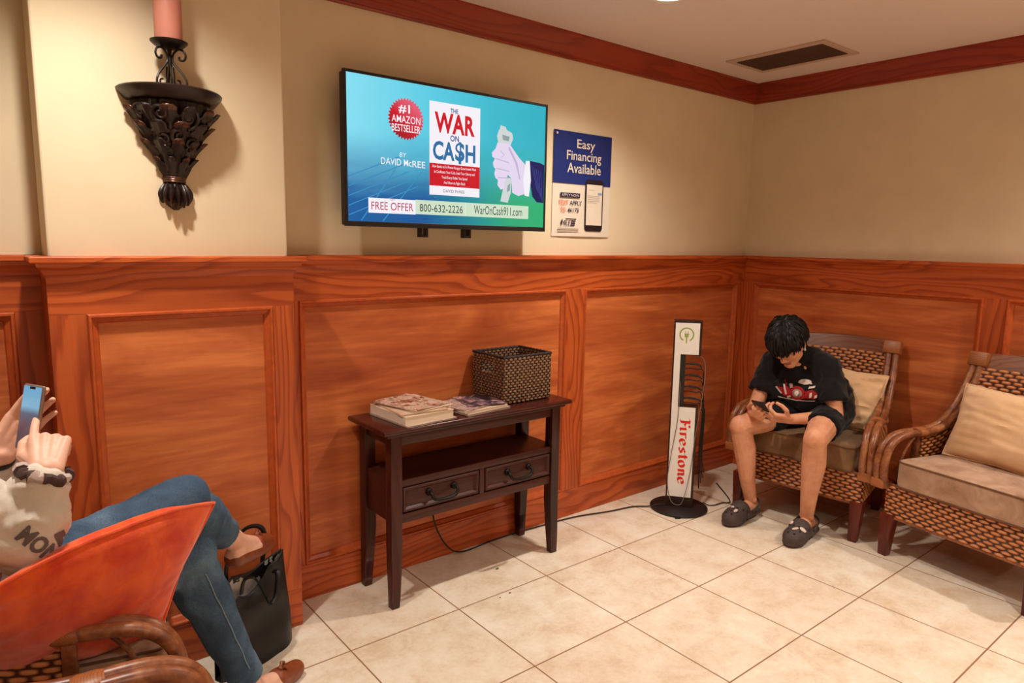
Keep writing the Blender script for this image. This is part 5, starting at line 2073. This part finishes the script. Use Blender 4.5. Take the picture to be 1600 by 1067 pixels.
def ringband(c, axis, r, tr, name, mats, lumps=0, seed=1):
    axis = Vector(axis).normalized()
    x = axis.orthogonal().normalized()
    y = axis.cross(x)
    rr = random.Random(seed)
    n = 40
    pts = [Vector(c) + (x * math.cos(2 * math.pi * k / n) + y * math.sin(2 * math.pi * k / n)) * (r + lumps * rr.uniform(-.5, .5)) + axis * lumps * rr.uniform(-1, 1) - WO for k in range(n)]
    b = MB()
    b.tube(pts, [tr * (1 + (.5 * rr.uniform(-1, 1) if lumps else 0)) for k in range(n)], 8, True)
    o = b.build(name, mats, wo)
    if isinstance(mats, list):
        o.data.polygons.foreach_set('material_index', [(i // 24) % 3 % 2 for i in range(len(o.data.polygons))])
    return o


ringband(elR.lerp(wrR, .955), wrR - elR, .042, .0120, 'scrunchie', [plain('scrunchie_brown', (74, 50, 46), .8), plain('scrunchie_pale', (190, 168, 160), .8)], .006)
ringband(elL.lerp(wrL, .96), wrL - elL, .030, .0055, 'bracelet', M['black'])
# slip-on shoes
for a, t_, nm in ((aR, tR, 'right'), (aL, tL, 'left')):
    d = (t_ - a).normalized()
    heel = a - d * .035 + v3(0, 0, -.035)
    if a is aL:
        heel = v3(a.x - .03, a.y - .015, .030)
    S = chain([heel + v3(0, 0, -.008), a.lerp(t_, .5) + v3(0, 0, -.022), t_ + v3(0, 0, -.004)], [.033, .034, .029])
    S.append(cap(a.lerp(t_, .55) + v3(0, 0, -.004), .034, t_, .030))
    me = fuse(S, .004, 4, 'slip_on_shoe', WO)
    if a is aL:
        for v in me.vertices:
            if v.co.z < .002:
                v.co.z = .002
    so = link('slip_on_shoe', me, M['tanleather'], wo)
    p = a.lerp(t_, .62) + v3(0, -.006, .032) - WO
    bb = MB()
    for s in (-1, 1):
        bb.tube([p, p + d * .012 + v3(0, s * .012, .010), p + d * .026 + v3(0, s * .016, .002)], [.003, .005, .006], 7)
    vv, ff = ell(p, (.009, .009, .008))
    bb.add(vv, ff)
    bb.build('leather_bow', M['tanleather'], so)
# phone in her hands
ph2 = thing('phone', 'smartphone with a lit blue screen in the seated woman\'s hands', 'phone', (-3.828, -.690, 1.022))
nz_ = v3(-.88, -.42, .22).normalized()
yz_ = v3(.20, .10, .97)
yz_ = (yz_ - nz_ * yz_.dot(nz_)).normalized()
xz_ = yz_.cross(nz_)
ph2.rotation_euler = Matrix((xz_, yz_, nz_)).transposed().to_euler()
MB().box(-.036, .036, -.074, .074, -.0045, .0040).build('phone_body', plain('silver_phone', (150, 128, 118), .3, .5, .5, .05), ph2, True, .004, 3)


def phone_pic():
    t = NT('phone_picture')
    sp = t.n('SeparateXYZ')
    t.l(t.coords(), sp.inputs[0])
    c = t.ramp(t.math('ADD', t.math('MULTIPLY', sp.outputs[1], 6.5), .5), [(.0, lin(60, 40, 52)), (.40, lin(96, 72, 84)), (.56, lin(80, 96, 116)), (.66, lin(120, 176, 206)), (1, lin(110, 168, 206))])
    t.base((0, 0, 0, 1), .2)
    t.l(c, t.b.inputs['Emission Color'])
    t.b.inputs['Emission Strength'].default_value = .95
    return t.m


MB().box(-.0325, .0325, -.0700, .0700, .0040, .0046).build('screen', phone_pic(), ph2, False)
MB().box(-.010, .010, .064, .0695, .0046, .0049).build('notch', M['phone_black'], ph2, False)
b = MB()
for x, y in ((.014, .052), (.014, .034)):
    b.lathe([(.0001, -.0085), (.008, -.0085), (.009, -.0045), (.0001, -.0045)], 16, (x, y, 0))
b.build('camera_bump', M['phone_black'], ph2)

# ================================================================== handbag
M['leather'] = plain('black_leather', (13, 11, 11), .46, 0, .4, .2, 24, .1)
M['lining'] = plain('pale_lining', (196, 186, 176), .8)
bagr = math.atan2(.115, .285)
hb_ = thing('handbag', 'black leather tote bag slumped on the floor against the pillar', 'handbag', (-3.235, -.290, 0), bagr)
BW, BD, BHh = .150, .048, .345


def bagpt(u, v, side):
    x = (u * 2 - 1) * BW * (1 - .13 * v + .02 * math.sin(v * 6))
    dep = BD * (1 - v ** 2.2 * .62)
    sag = .028 * v * (1 - v) * math.sin(u * 5 + side) + .012 * noise.noise(Vector((u * 3, v * 4, side + 2)))
    edge = (1 - abs(2 * u - 1) ** 4)
    y = side * dep * (.30 + .70 * edge) + sag * edge
    z = BHh * v * (1 - .10 * (1 - abs(2 * u - 1) ** 1.5) * (v ** 3)) - (.02 * v if u < .2 else 0)
    if side < 0:
        z *= 1 - .20 * max(0, 1 - ((u - .34) / .36) ** 2) * v ** 3
    return Vector((x, y, z + .001))


b = MB()
b.grid(lambda u, v: bagpt(u, v, -1), 24, 22)
b.grid(lambda u, v: bagpt(1 - u, v, 1), 24, 22)
b.grid(lambda u, v: bagpt(u, 0, 2 * v - 1), 24, 4)
o = b.build('bag_body', M['leather'], hb_, True, 0, 2, True)
o.modifiers.new('thick', 'SOLIDIFY').thickness = .003
b = MB()
b.grid(lambda u, v: Vector((bagpt(u, .55 + .43 * v, -1).x * .95, bagpt(u, .55 + .43 * v, 1).y * .86, bagpt(u, .55 + .43 * v, 1).z)), 12, 8)
b.build('lining', M['lining'], hb_)
pts = smoothpath([(-.075, .028, .26), (-.078, .030, .34), (-.060, .022, .425), (-.010, .010, .470), (.045, .004, .455), (.066, .008, .40), (.062, .020, .33), (.064, .026, .27)], 7)
MB().tube(pts, .0085, 8, False, 0, .45).build('handle', M['leather'], hb_)
pts = smoothpath([(-.075, -.036, .28), (-.080, -.060, .335), (-.060, -.085, .34), (-.030, -.088, .28), (.0, -.080, .225), (.030, -.076, .235), (.056, -.058, .30), (.060, -.034, .30)], 7)
MB().tube(pts, .0085, 8, False, 0, .45).build('handle', M['leather'], hb_)
